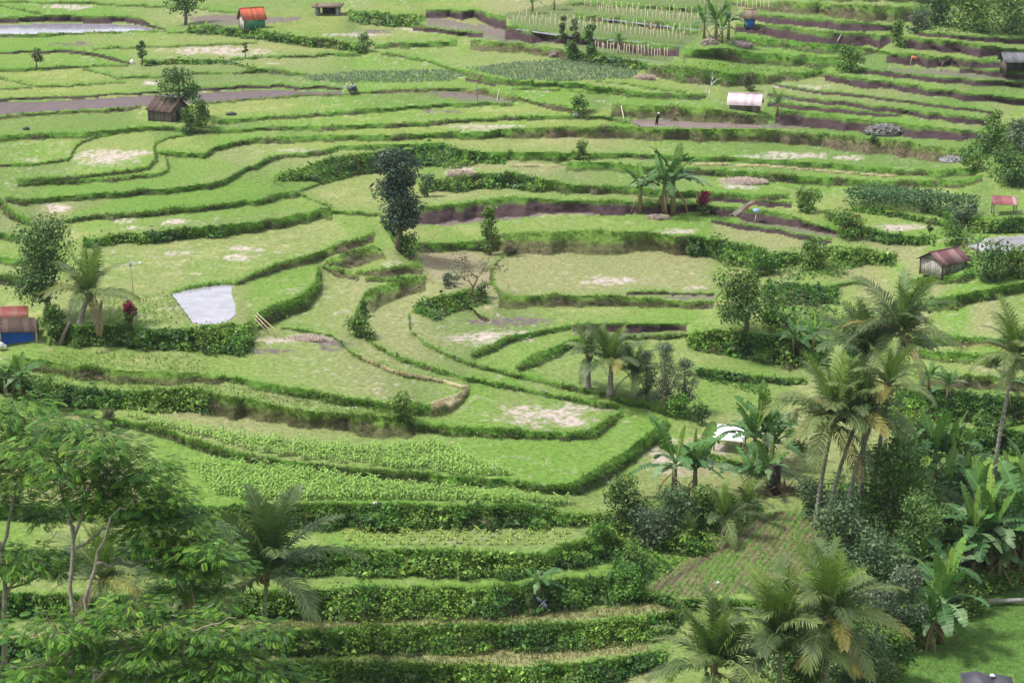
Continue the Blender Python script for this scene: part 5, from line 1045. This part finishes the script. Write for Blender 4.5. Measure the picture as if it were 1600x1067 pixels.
for r_, yy in enumerate((833, 838, 843.5, 850)):
    for x in np.arange(535 + 6 * r_, 890, 17.5):
        x2 = x + random.uniform(-4, 4); loc, s = place(x2, yy + random.uniform(-1, 1)); o = link('maize_seedling', random.choice(seed_m)); o.location = loc; o.scale = (random.uniform(.7, 1.15),) * 3; o.rotation_euler = (0, 0, random.uniform(0, 6.28))
        tag(o, 'small yellow maize seedling in rows between two leafy banks', 'maize plant', 'yellow maize seedlings')
def crop_blades(name, label, polys, per, L, wd, cols, lean=.25, matl=None):
    m = np.zeros((NY, NX), bool)
    for P in polys: m |= inpoly(PX, PY, P)
    P, Nn, s, j, i = sample(m * per); n = len(P); D = unit(np.array([0, 0, 1.]) + rng.standard_normal((n, 3)) * lean)
    Lm = np.maximum(L, 0) * rng.uniform(.6, 1.3, n); mb = MB(); mb.add(*blades(P, D, Lm, np.maximum(wd, 1.4 / s), vary(n, np.array(cols)[rng.integers(0, len(cols), n)], .2, .08)))
    return tag(mb.build(name, M_GRASS), label, kind='stuff')
crop_blades('leek_crop', 'grey green leeks standing in two far beds', [((727,106),(800,98),(900,92),(970,97),(1000,112),(990,122),(880,127),(800,124)), ((468,119),(560,111),(640,110),(690,108),(728,118),(700,127),(580,130),(490,127))], 5.5, .42, .045, [(.19, .26, .17), (.24, .31, .21), (.15, .22, .12)])
crop_blades('greens_crop', 'bright yellow green leafy crop on the terrace above the dead tree', [((1052,98),(1100,96),(1200,104),(1285,108),(1240,114),(1150,114),(1090,110),(1055,102))], 2.2, .4, .09, [(.19, .32, .04), (.24, .38, .05), (.14, .27, .035)], .6)
crop_blades('vegetable_crop', 'low light green vegetables on the narrow beds', [((60,548),(150,550),(300,556),(330,572),(300,580),(150,572),(60,562)), ((330,598),(440,612),(560,632),(625,648),(560,646),(460,634),(390,620),(330,610)), ((170,470),(260,455),(300,505),(215,506),(170,508)), ((60,575),(150,590),(260,596),(330,600),(330,608),(200,606),(60,592))], 1.0, .32, .08, [(.17, .30, .05), (.22, .34, .06), (.12, .25, .04)], .8)
crop_blades('seedling_crop', 'young green seedlings on the ploughed plot', [PLOUGH], 1.1, .14, .06, [(.11, .22, .04), (.15, .27, .05)], .8)
crop_blades('dry_stubble', 'brown dry stubble on the lowest terraces', [((380,972),(800,960),(1000,944),(1040,940),(1060,955),(800,976),(380,984)), ((400,1034),(700,1020),(1000,1002),(1020,1014),(800,1038),(400,1040))], 1.6, .34, .03, [(.30, .28, .15), (.25, .23, .11), (.21, .26, .08)], .3)
m = inpoly(PX, PY, ((1316, 319), (1365, 309), (1450, 320), (1528, 334), (1524, 341), (1430, 334), (1325, 324)))
P, Nn, s, j, i = sample(m * 14.0); n = len(P); P[:, 2] += 1.75 * rng.random(n) ** .55; P += rng.standard_normal(P.shape) * .08; L = 4.2 / s * rng.uniform(.7, 1.4, n)
mb = MB(); mb.add(*leafcards(P, unit(rng.standard_normal((n, 3)) * .6 + np.array([0, -.3, .7])), L, L * .65, vary(n, np.array([(.05, .125, .045), (.07, .16, .055), (.11, .20, .08)])[rng.integers(0, 3, n)])))
tag(mb.build('climbing_beans', M_LEAF), 'block of dark climbing beans grown as high as a person', kind='stuff')

# ------------------------------------------------------------------ small things
def heap(name, label, cat, x, y, w, h, cols, n=160, st=.16, group=None):
    loc, s = place(x, y); t = thing(name, label, cat, loc, 0, group); W2 = w / s / 2; H = h / s; mb = MB()
    mb.blob((0, 0, 0), (W2, W2 * .75, H * .8), 14, 8, cols[0], .08)
    for _ in range(n):
        a = random.uniform(0, 6.28); r = random.random() ** .6; z = H * .8 * math.sqrt(max(0, 1 - r * r)); q = st * random.uniform(.6, 1.5)
        mb.blob((math.cos(a) * r * W2, math.sin(a) * r * W2 * .75, z), (q, q * random.uniform(.6, 1), q * random.uniform(.5, .8)), 6, 4, np.array(cols[random.randrange(len(cols))]) * random.uniform(.75, 1.2), .12)
    mb.build('heap', M_STONE, t); return t
ST = [(.14, .135, .13), (.22, .21, .205), (.09, .085, .085)]
heap('stone_heap', 'long grey heap of stones against the dark soil bank', 'stone heap', 1382, 208, 62, 15, ST, 330, .19); heap('stone_heap', 'small grey stone heap at the end of the dark soil bank', 'stone heap', 1545, 221, 24, 12, ST, 60, .24); heap('stone_heap', 'pale rubble on the bank below the soil terraces', 'stone heap', 1488, 252, 40, 8, [(.28, .27, .28), (.18, .18, .18)], 90, .14)
heap('soil_heap', 'brown earth heap at the foot of the banana clump', 'earth heap', 1108, 70, 26, 11, [(.23, .18, .16), (.30, .24, .22)], 60, .16); heap('soil_heap', 'wide brown earth heap between the banana clump and the blue hut', 'earth heap', 1155, 72, 44, 9, [(.24, .19, .17), (.32, .26, .24)], 80, .16); heap('soil_heap', 'earth clods on the bank left of the dark tall shrub', 'earth heap', 866, 88, 18, 9, [(.25, .19, .18), (.20, .15, .14)], 40, .15)
def straw(label, x, y, w, h):
    loc, s = place(x, y); t = thing('straw_heap', label, 'straw heap', loc); W2 = w / s / 2; H = h / s; mb = MB(); mb.blob((0, 0, 0), (W2 * .9, W2 * .5, H * .8), 14, 8, (.52, .44, .39), .2); n = 1500; a = rng.uniform(0, 6.28, n); r = rng.random(n) ** .6
    P = np.stack([np.cos(a) * r * W2, np.sin(a) * r * W2 * .6, H * np.sqrt(1 - r * r)], 1); D = unit(rng.standard_normal((n, 3)) + np.array([0, 0, .4])); mb.add(*blades(P, D, rng.uniform(3, 8, n) / s, np.full(n, 1.2 / s), vary(n, (.64, .54, .47), .2, .05))); mb.build('heap', M_GRASS, t)
straw('pale straw heap right of the tall dark bluish tree', 720, 274, 44, 5); straw('long ridge of pale straw on the right terrace', 1163, 285, 74, 4); straw('small pale straw heap at the end of the leek bed', 1008, 124, 32, 4); straw('dry leaf litter under the banana pair', 1028, 342, 34, 3); straw('brown straw ridge above the curved path', 480, 530, 60, 3)
def stick(name, label, cat, pts, r, col, group=None):
    """pts: (photo x, photo y, height above ground in m)"""
    P = [at(a, b) + np.array([0, 0, z]) for a, b, z in pts]; o = np.array(P[0]); t = thing(name, label, cat, Vector(o), 0, group); mb = MB(); mb.tube([p - o for p in P], r, 6, col); mb.build('pole', M_WOOD, t); return t
for k_, (a, b) in enumerate((((446, 531), (401, 498)), ((432, 528), (400, 503)), ((421, 524), (399, 508)))):
    stick('bamboo_pole', ('longest pale bamboo pole leaning on the brown bank by the pond', 'middle pale bamboo pole leaning on the brown bank by the pond', 'shortest pale bamboo pole leaning on the brown bank by the pond')[k_], 'bamboo pole', ((*a, .05), (*b, .5)), .035, (.52, .42, .28))
stick('board', 'pale plank leaning on the bank of the muddy pit', 'plank', ((975, 187, .0), (971, 168, .2)), .07, (.5, .42, .38)); stick('stick', 'white stick lying on the dark soil bank', 'stick', ((1308, 66, .05), (1315, 55, .15)), .04, (.6, .58, .58)); stick('stick', 'thin white stake at the corner of the sunken mud', 'stick', ((776, 158, 0), (780, 142, .2)), .03, (.6, .58, .55))
stick('post', 'dark post with a drooping cloth beside the sunken mud', 'post', ((746, 158, 0), (745, 157, 1.7)), .04, (.10, .09, .09)); stick('log', 'long grey log lying across the edge of the bright meadow', 'log', ((1530, 946, .25), (1620, 944, .3)), .14, (.33, .31, .29)); stick('log', 'bare log on the ground behind the dead wood heap', 'log', ((1215, 765, .2), (1258, 766, .15)), .12, (.32, .27, .22))
for a, b, c, lab in ((92, 540, 112, 'broken dead palm trunk leaning at the left end of the leafy bank'), (150, 524, 162, 'dead grey trunk hanging at the young coconut palm')):
    loc, s = place(a, b); t = thing('dead_palm', lab, 'dead palm', loc); H = (38 if a < 100 else 56) / s; tb = MB(); tb.tube([(0, 0, -.3), ((c - a) / s * .45, .1, H * .5), ((c - a) / s, .1, H)], [.19, .14, .10], 7, (.22, .18, .15)); tb.build('trunk', M_BARK, t, True)
loc, s = place(1208, 770); t = thing('tree_stump', 'dark overgrown stump beside the dead wood heap', 'tree stump', loc); tb = MB(); tb.tube([(0, 0, -.3), (.05, 0, 1.2), (.0, 0, 2.1)], [.55, .42, .5], 9, (.07, .06, .05)); tb.build('trunk', M_BARK, t, True)
loc, s = place(1232, 772); t = thing('branch_heap', 'heap of dead brown branches right of the stump', 'dead wood', loc); tb = MB()
for _ in range(26): a = random.uniform(-1.6, 1.6); tb.tube([(a, random.uniform(-.6, .6), random.uniform(0, .5)), (a + random.uniform(-1.6, 1.6), random.uniform(-.8, .8), random.uniform(.1, 1.2))], [.06, .03], 5, np.array((.22, .15, .12)) * random.uniform(.7, 1.3))
tb.build('branches', M_BARK, t)
# television aerial, banners, little shrine, flag
loc, s = place(209, 462); t = thing('aerial', 'television aerial on a tall thin pole above the garden', 'aerial', loc); H = 58 / s; mb = MB(); mb.tube([(0, 0, -.3), (-.12, 0, H)], .035, 6, (.35, .33, .33)); mb.build('pole', M_SHEET, t)
mb = MB(); mb.tube([(-.75, -.1, H - .42), (.62, .1, H - .3)], .025, 5, (.6, .6, .62)); 
for q in np.linspace(-.7, .6, 8): mb.tube([(q - .1, -.35, H - .38 + .05 * q), (q - .1, .35, H - .38 + .05 * q)], .015, 4, (.6, .6, .62))
mb.tube([(-.28, 0, H - .3), (-.3, 0, H + .35)], .02, 5, (.6, .6, .62)); mb.box((-.12, 0, H - .42), (.16, .12, .18), col=(.12, .12, .13)); mb.blob((.62, .1, H - .3), (.13, .13, .10), 8, 6, (.75, .75, .78)); mb.build('antenna', M_SHEET, t)
def banner(label, x, y, pts, h0, h1, cols, group='curved festival banners'):
    loc, s = place(x, y); t = thing('banner', label, 'banner', loc, 0, group); mb = MB(); P = np.array([(a / s, 0, b / s) for a, b in pts]); mb.tube(np.concatenate([[(0, 0, -.2)], P]), np.linspace(.04, .015, len(P) + 1), 5, (.42, .34, .24)); mb.build('pole', M_WOOD, t)
    n = 14; u = np.linspace(h0, h1, n); cx = np.interp(u, np.linspace(0, 1, len(P)), P[:, 0]); cz = np.interp(u, np.linspace(0, 1, len(P)), P[:, 2]); wd = np.interp(u, [h0, h1], [10 / s, 2.5 / s])
    V = np.concatenate([np.stack([cx, .02 + 0 * cx, cz], 1), np.stack([cx + wd * .55, .06 + .08 * np.sin(u * 16), cz - wd * .5], 1), np.stack([cx + wd * 1.1, .02 + .08 * np.sin(u * 13), cz - wd], 1)]); mb = MB()
    mb.add(V, [np.array([(i, i + 1, n + i + 1, n + i) for i in range(n - 1)])], cols[0]); b2 = MB(); b2.add(V, [np.array([(n + i, n + i + 1, 2 * n + i + 1, 2 * n + i) for i in range(n - 1)])], cols[1])
    mb.build('white_cloth', M_CLOTH, t); b2.build('red_cloth', M_CLOTH, t)
banner('red and white banner hanging beside the crimson leaved plant', 1091, 326, [(0, 4), (-2, 14), (-5, 24), (-7, 30)], .15, .95, ((.72, .66, .66), (.35, .05, .06)))
banner('long white banner on a pole bowed low over the soil bank', 1140, 339, [(0, 3), (10, 10), (22, 19), (33, 25), (40, 28)], .08, .85, ((.74, .70, .69), (.50, .14, .13)))
loc, s = place(1179, 348); t = thing('shrine', 'little blue roofed offering box on a thin pole', 'shrine', loc); H = 15 / s; mb = MB(); mb.tube([(0, 0, -.2), (.12, 0, H)], .04, 6, (.55, .50, .46)); mb.build('pole', M_WOOD, t); mb = MB(); mb.box((.12, 0, H + .12), (.34, .3, .22), col=(.5, .48, .5)); mb.build('box', M_WOOD, t); mb = MB(); mb.slab([(-.22, -.3, H + .22), (.46, -.3, H + .22), (.46, 0, H + .46), (-.22, 0, H + .46)], .03, (.22, .33, .45)); mb.slab([(.46, .3, H + .22), (-.22, .3, H + .22), (-.22, 0, H + .46), (.46, 0, H + .46)], .03, (.22, .33, .45)); mb.build('roof', M_SHEET, t)
loc, s = place(1422, 106); t = thing('flag', 'small orange flag on a short stake before the soil bank', 'flag', loc); H = 18 / s; mb = MB(); mb.tube([(0, 0, -.1), (.1, 0, H)], .03, 5, (.5, .42, .3)); mb.build('stake', M_WOOD, t); mb = MB(); mb.slab([(.1, 0, H), (.75, .05, H - .05), (.8, .0, H - .4), (.1, 0, H - .32)], .015, (.72, .22, .10)); mb.build('cloth', M_CLOTH, t)
def sack(label, x, y, w, h, col, name='sack', cat='sack'):
    loc, s = place(x, y); t = thing(name, label, cat, loc); b = MB(); a = w / s / 2; c = h / s; b.blob((0, 0, c * .42), (a, a * .7, c * .5), 10, 8, col, .06); b.blob((a * .15, 0, c * .9), (a * .35, a * .3, c * .16), 8, 6, np.array(col) * .9, .05); b.build('bag', M_CLOTH, t, True)
sack('white sack standing at the end of the far hedge', 207, 101, 7, 8, (.72, .70, .70)); sack('grey bundle lying on the bund left of the muddy pit', 900, 183, 11, 7, (.30, .29, .31)); sack('flat white bag on the edge of the muddy pit', 1016, 194, 12, 3, (.66, .66, .68)); sack('tiny white bag on the ploughed plot', 1122, 911, 5, 4, (.78, .77, .76)); sack('white rag on the leafy bank below the maize', 586, 788, 8, 5, (.62, .62, .62)); sack('dark heap on the far left paddy', 41, 203, 12, 5, (.05, .05, .05), 'manure_heap', 'heap'); sack('dark heap beside the bush at the dark wooden hut', 361, 180, 18, 5, (.055, .05, .055), 'manure_heap', 'heap')
# walking tractor at the end of the flooded paddy
loc, s = place(549, 147); t = thing('walking_tractor', 'dark walking tractor with long handles at the end of the flooded paddy', 'tractor', loc, R(20)); q = 1.15
mb = MB(); mb.box((.1, 0, .62), (1.0, .5, .42), col=(.06, .065, .08)); mb.box((.35, 0, .9), (.5, .42, .2), col=(.20, .24, .33)); mb.tube([(.2, .15, 1.0), (.2, .15, 1.35)], .05, 6, (.08, .08, .08)); mb.build('engine', M_SHEET, t)
for sy in (-1, 1):
    wb = MB(); th = np.linspace(0, 2 * math.pi, 17); wb.tube([(.2 + .42 * math.cos(a), sy * .45, .42 + .42 * math.sin(a)) for a in th], .06, 6, (.05, .05, .05), False); 
    for a in th[:-1:2]: wb.tube([(.2, sy * .45, .42), (.2 + .42 * math.cos(a), sy * .45, .42 + .42 * math.sin(a))], .025, 4, (.10, .10, .10))
    wb.build('wheel', M_SHEET, t); hb = MB(); hb.tube([(-.3, sy * .2, .65), (-1.1, sy * .3, 1.0), (-1.7, sy * .32, 1.05)], .03, 6, (.35, .35, .36)); hb.build('handle', M_SHEET, t)
stick('bamboo_pole', 'white pole stuck slantwise beside the walking tractor', 'pole', ((534, 147, 0), (543, 143, 1.0)), .045, (.66, .62, .58))
# the person working in the muddy pit
loc, s = place(1026, 194); t = thing('person', 'person in dark clothes and a white hat standing in the muddy pit', 'person', loc, R(-50)); me = bpy.data.meshes.new('body')
J = {'pel': (0, 0, .72), 'sp': (.05, 0, .92), 'ch': (.14, 0, 1.14), 'nk': (.22, 0, 1.30), 'hd': (.27, 0, 1.42), 'ht': (.30, 0, 1.53), 'kl': (.06, .10, .36), 'fl': (.02, .11, -.12), 'kr': (-.02, -.10, .36), 'fr': (-.08, -.11, -.12), 'sl': (.16, .18, 1.20), 'el': (.27, .24, .96), 'hl': (.44, .14, .86), 'sr': (.16, -.18, 1.20), 'er': (.27, -.24, .96), 'hr': (.44, -.12, .84)}
nm = list(J); E = [('pel', 'sp'), ('sp', 'ch'), ('ch', 'nk'), ('nk', 'hd'), ('hd', 'ht'), ('pel', 'kl'), ('kl', 'fl'), ('pel', 'kr'), ('kr', 'fr'), ('ch', 'sl'), ('sl', 'el'), ('el', 'hl'), ('ch', 'sr'), ('sr', 'er'), ('er', 'hr')]
me.from_pydata([J[k_] for k_ in nm], [(nm.index(a), nm.index(b)) for a, b in E], []); o = link('body', me, t); RD = {'pel': .13, 'sp': .125, 'ch': .14, 'nk': .055, 'hd': .085, 'ht': .05, 'kl': .075, 'fl': .05, 'kr': .075, 'fr': .05, 'sl': .06, 'el': .045, 'hl': .04, 'sr': .06, 'er': .045, 'hr': .04}
md = o.modifiers.new('skin', 'SKIN'); o.modifiers.new('sub', 'SUBSURF').render_levels = 1; a = me.attributes.new('Col', 'FLOAT_COLOR', 'POINT')
for i_, k_ in enumerate(nm): me.skin_vertices[0].data[i_].radius = (RD[k_], RD[k_]); a.data[i_].color = (*((.10, .10, .12) if k_ not in ('hd', 'ht', 'nk', 'hl', 'hr') else (.22, .13, .08)), 1)
me.skin_vertices[0].data[0].use_root = True; me.materials.append(M_SKIN); mb = MB(); mb.blob((.28, 0, 1.53), (.17, .17, .05), 10, 5, (.62, .60, .58)); mb.blob((.28, 0, 1.57), (.10, .10, .10), 10, 6, (.62, .60, .58)); mb.build('hat', M_CLOTH, t, True)
loc2 = loc + Vector((.45, -.28, .80)); t = thing('basin', 'pale basin held by the person in the muddy pit', 'basin', loc2); mb = MB(); th = np.arange(12) * math.pi / 6; V = np.concatenate([np.stack([r * np.cos(th), r * np.sin(th), np.full(12, z)], 1) for r, z in ((.10, 0), (.19, .12), (.17, .12), (.09, .02))]); mb.add(V, [np.array([(k2 * 12 + i_, k2 * 12 + (i_ + 1) % 12, (k2 + 1) * 12 + (i_ + 1) % 12, (k2 + 1) * 12 + i_) for k2 in range(3) for i_ in range(12)]), np.arange(12)[::-1], np.arange(12) + 36], (.55, .55, .56)); mb.build('bowl', M_SHEET, t)
# bird crossing the view in flight
dr = np.array(ray(848, 942)); bp = dr * 58 + np.array([0, 0, CZ]); t = thing('bird', 'dark bird in flight low over the lower leafy banks', 'bird', Vector(bp), R(35)); t.rotation_euler = (R(28), R(-40), R(25)); t.scale = (.62,) * 3; mb = MB(); mb.blob((0, 0, 0), (.20, .055, .05), 10, 7, (.10, .10, .13)); mb.blob((.19, 0, .02), (.055, .042, .042), 8, 6, (.10, .10, .13)); mb.tube([(.235, 0, .018), (.28, 0, .008)], [.014, .003], 5, (.05, .05, .05)); mb.slab([(-.16, -.03, 0), (-.15, .03, 0), (-.34, .07, .01), (-.28, 0, .01), (-.34, -.07, .01)], .008, (.055, .06, .085)); mb.build('body', M_SKIN, t, True)
for sd_ in (-1, 1):
    wb = MB(); wb.slab([(.09, sd_ * .03, .02), (.11, sd_ * .20, .10), (.02, sd_ * .44, .16), (-.10, sd_ * .30, .11), (-.08, sd_ * .04, .02)][::sd_], .010, (.055, .06, .09)); wb.build('wing', M_SKIN, t)

# ------------------------------------------------------------------ the near feathery trees on the slope below the viewpoint
def pix(x, y, dep): r = np.array(ray(x, y)); return r * dep + np.array([0, 0, CZ])
def compound_leaf():
    V = []; F = []
    for k_ in range(9):
        u = .10 + .85 * k_ / 8
        for sd_ in (-1, 1):
            b = np.array([u, 0, -.22 * u * u]); l = .34 * math.sin(math.pi * (.2 + .65 * u)) ** .7; d = unit(np.array([.45, sd_, -.12])); wv = np.array([.050, -sd_ * .02, 0]); n0 = len(V); V += [b, b + d * l * .5 + wv, b + d * l + np.array([0, 0, -.05]), b + d * l * .5 - wv]; F.append((n0, n0 + 1, n0 + 2, n0 + 3) if sd_ > 0 else (n0 + 3, n0 + 2, n0 + 1, n0))
    return np.array(V), np.array(F)
CLV, CLF = compound_leaf()
def feathery(name, label, base, stems, pads, leafm=.31, density=1.0):
    o0 = np.array(base); t = thing(name, label, 'tree', Vector(o0)); tb = MB(); nodes = []
    for pts, r0, r1 in stems:
        P = np.array([pix(*p) if len(p) == 3 and p[2] > 5 else np.array(p) for p in pts]); P[0] = P[0]
        k = 18; u = np.linspace(0, 1, len(P)); uu = np.linspace(0, 1, k); Q = np.stack([np.interp(uu, u, P[:, a]) for a in range(3)], 1); Q[1:-1] += rng.standard_normal((k - 2, 3)) * .05
        tb.tube(Q - o0, np.linspace(r0, r1, k), 8, np.array((.30, .26, .21))); nodes += [(q, r) for q, r in zip(Q[5:], np.linspace(r0, r1, k)[5:])]
    NP = np.array([n_[0] for n_ in nodes]); NR = np.array([n_[1] for n_ in nodes]); lv = MB()
    for (x, y, rx, ry, dep) in pads:
        c = pix(x, y, dep); s = FPX / dep; A, Bz = rx / s, ry / s
        cost = np.linalg.norm((NP - c) * np.array([1, 1, 1.0]), axis=1) + np.where(NP[:, 2] > c[2] - .15 * np.abs(NP[:, 0] - c[0]), 3.0, 0); k = int(np.argmin(cost)); b = NP[k]
        m1 = b * .5 + c * .5 + np.array([0, 0, -.10 * np.linalg.norm(c - b)]) + rng.standard_normal(3) * .12
        r = min(NR[k] * .7, .05); tb.tube(np.array([b, b * .7 + m1 * .3 - np.array([0, 0, .04]), m1, c * .7 + m1 * .3, c]) - o0, [r, r * .85, r * .65, r * .45, r * .25], 6, (.22, .16, .12))
        for q in range(18):
            a = rng.uniform(0, 6.28); e = c + np.array([math.cos(a) * A * .85, math.sin(a) * A * .85, rng.uniform(-.5, .6) * Bz]); tb.tube(np.array([m1 * .35 + c * .65, c * .4 + e * .6 + np.array([0, 0, -.05]), e]) - o0, [r * .35, r * .22, .008], 4, (.20, .15, .11))
        n = int(max(60, density * A * A * 3.14 * 48 * (0.7 + Bz / A)))
        u = unit(rng.standard_normal((n, 3))) * (rng.random(n) ** .45)[:, None]; P = c + u * np.array([A, A, Bz * .95]); a = np.arctan2(u[:, 1], u[:, 0]) + rng.uniform(-.9, .9, n); L = leafm * rng.uniform(.65, 1.3, n); dr_ = rng.uniform(-.2, .35, n); rl = rng.uniform(-.5, .5, n)
        V = np.repeat(CLV[None], n, 0) * L[:, None, None]
        y1 = V[..., 1] * np.cos(rl)[:, None] - V[..., 2] * np.sin(rl)[:, None]; z1 = V[..., 1] * np.sin(rl)[:, None] + V[..., 2] * np.cos(rl)[:, None]
        x2 = V[..., 0] * np.cos(dr_)[:, None] + z1 * np.sin(dr_)[:, None]; z2 = -V[..., 0] * np.sin(dr_)[:, None] + z1 * np.cos(dr_)[:, None]
        X = x2 * np.cos(a)[:, None] - y1 * np.sin(a)[:, None]; Y = x2 * np.sin(a)[:, None] + y1 * np.cos(a)[:, None]
        V = np.stack([X, Y, z2], -1) + P[:, None]; cols = np.array([(.048, .130, .024), (.078, .195, .027), (.135, .285, .032), (.22, .38, .044)])[rng.choice(4, n, p=(.28, .32, .26, .14))]; cols = vary(n, cols, .16, .08)
        lv.add(V.reshape(-1, 3) - o0, [(np.arange(n)[:, None, None] * len(CLV) + CLF).reshape(-1, 4)], np.repeat(cols, len(CLV), 0))
    tb.build('trunk', M_BARK, t, True); lv.build('crown', M_LEAF, t); return t
D1 = 62.0
feathery('feathery_tree', 'big feathery leaved tree with two pale stems in the lower left foreground', pix(112, 1440, 58), [([(108, 1440, 58), (106, 1067, D1), (112, 960, D1), (116, 835, D1), (140, 760, D1), (165, 670, D1)], .12, .025), ([(116, 840, D1), (100, 770, D1), (70, 700, D1 + 1)], .08, .02),
    ([(116, 1440, 58), (112, 1060, D1 - 1), (128, 960, D1 - 1), (148, 880, D1 - 1), (172, 810, D1 - 1), (208, 780, D1 - 1)], .11, .025), ([(150, 880, D1 - 1), (210, 880, D1), (285, 860, D1), (340, 840, D1 + 1)], .07, .015), ([(116, 855, D1), (190, 810, D1), (260, 790, D1)], .06, .015), ([(125, 1080, D1 - 2), (210, 1010, D1 - 2), (300, 985, D1 - 2), (370, 965, D1 - 2)], .07, .015), ([(190, 1110, D1 - 2), (250, 1030, D1 - 2), (360, 1000, D1 - 2)], .06, .015)],
    [(105, 668, 62, 24, D1), (150, 690, 60, 22, D1 - 1), (60, 700, 60, 24, D1), (200, 745, 60, 24, D1 + 1), (130, 765, 56, 22, D1), (255, 800, 52, 20, D1 + 1), (300, 815, 40, 18, D1), (215, 845, 54, 18, D1), (335, 860, 44, 16, D1 - 1), (350, 940, 40, 14, D1 - 1), (290, 915, 54, 16, D1 + 1), (140, 1010, 60, 18, D1 - 1), (230, 1015, 60, 16, D1 - 2), (60, 1045, 50, 18, D1 - 1), (160, 1065, 60, 16, D1 - 2), (180, 700, 56, 26, D1), (150, 735, 64, 28, D1 + 1), (235, 735, 58, 28, D1), (95, 730, 60, 26, D1 - 1), (215, 775, 62, 24, D1), (272, 775, 42, 24, D1), (160, 785, 44, 18, D1 + 1), (235, 815, 66, 22, D1), (310, 850, 66, 24, D1), (265, 845, 56, 20, D1 + 1), (340, 880, 58, 20, D1), (290, 880, 60, 18, D1), (330, 912, 36, 12, D1 + 1),
     (85, 982, 78, 20, D1 - 2), (205, 950, 62, 20, D1 - 2), (160, 972, 44, 16, D1 - 2), (258, 975, 58, 20, D1 - 2), (320, 990, 58, 18, D1 - 2), (375, 985, 50, 16, D1 - 2), (425, 985, 36, 12, D1 - 2), (350, 1030, 72, 20, D1 - 2), (300, 1052, 70, 18, D1 - 2), (410, 1048, 56, 18, D1 - 2), (455, 1068, 46, 14, D1 - 2), (250, 1075, 60, 16, D1 - 2), (370, 1075, 60, 16, D1 - 2)])
feathery('feathery_tree', 'feathery leaved tree at the left edge, its straight stem cut by the frame', pix(6, 1440, 60), [([(6, 1440, 60), (10, 1067, 64), (8, 960, 64), (3, 850, 64), (20, 780, 64), (55, 700, 64)], .13, .03), ([(3, 860, 64), (-30, 780, 64), (-60, 700, 64)], .1, .02), ([(6, 930, 64), (50, 870, 64), (90, 830, 64)], .05, .012)],
    [(30, 640, 64, 24, 64), (-30, 650, 60, 26, 64), (15, 690, 66, 28, 64), (60, 672, 50, 22, 65), (50, 735, 60, 28, 64), (-20, 735, 56, 26, 64), (20, 775, 58, 24, 65), (40, 872, 58, 30, 64), (88, 885, 36, 18, 65), (0, 880, 50, 22, 64), (75, 800, 44, 18, 66), (-40, 970, 46, 20, 63), (20, 1050, 44, 26, 63)])
print('all', round(time.time() - T0, 1), len(bpy.data.objects))

# ------------------------------------------------------------------ thin humid air over the valley
hz = MB(); hz.box((0, 330, 45), (900, 1000, 140), col=(1, 1, 1)); ho = hz.build('haze', M_CLOTH)
hm = bpy.data.materials.new('haze'); hm.use_nodes = True; hn = hm.node_tree; hn.nodes.clear(); hout = hn.nodes.new('ShaderNodeOutputMaterial'); hv = hn.nodes.new('ShaderNodeVolumePrincipled')
hv.inputs['Color'].default_value = (.86, .90, 1, 1); hv.inputs['Density'].default_value = 0.00010; hn.links.new(hv.outputs[0], hout.inputs['Volume'])
ho.data.materials.clear(); ho.data.materials.append(hm); ho['kind'] = 'stuff'; ho['label'] = 'thin pale haze over the far terraces'
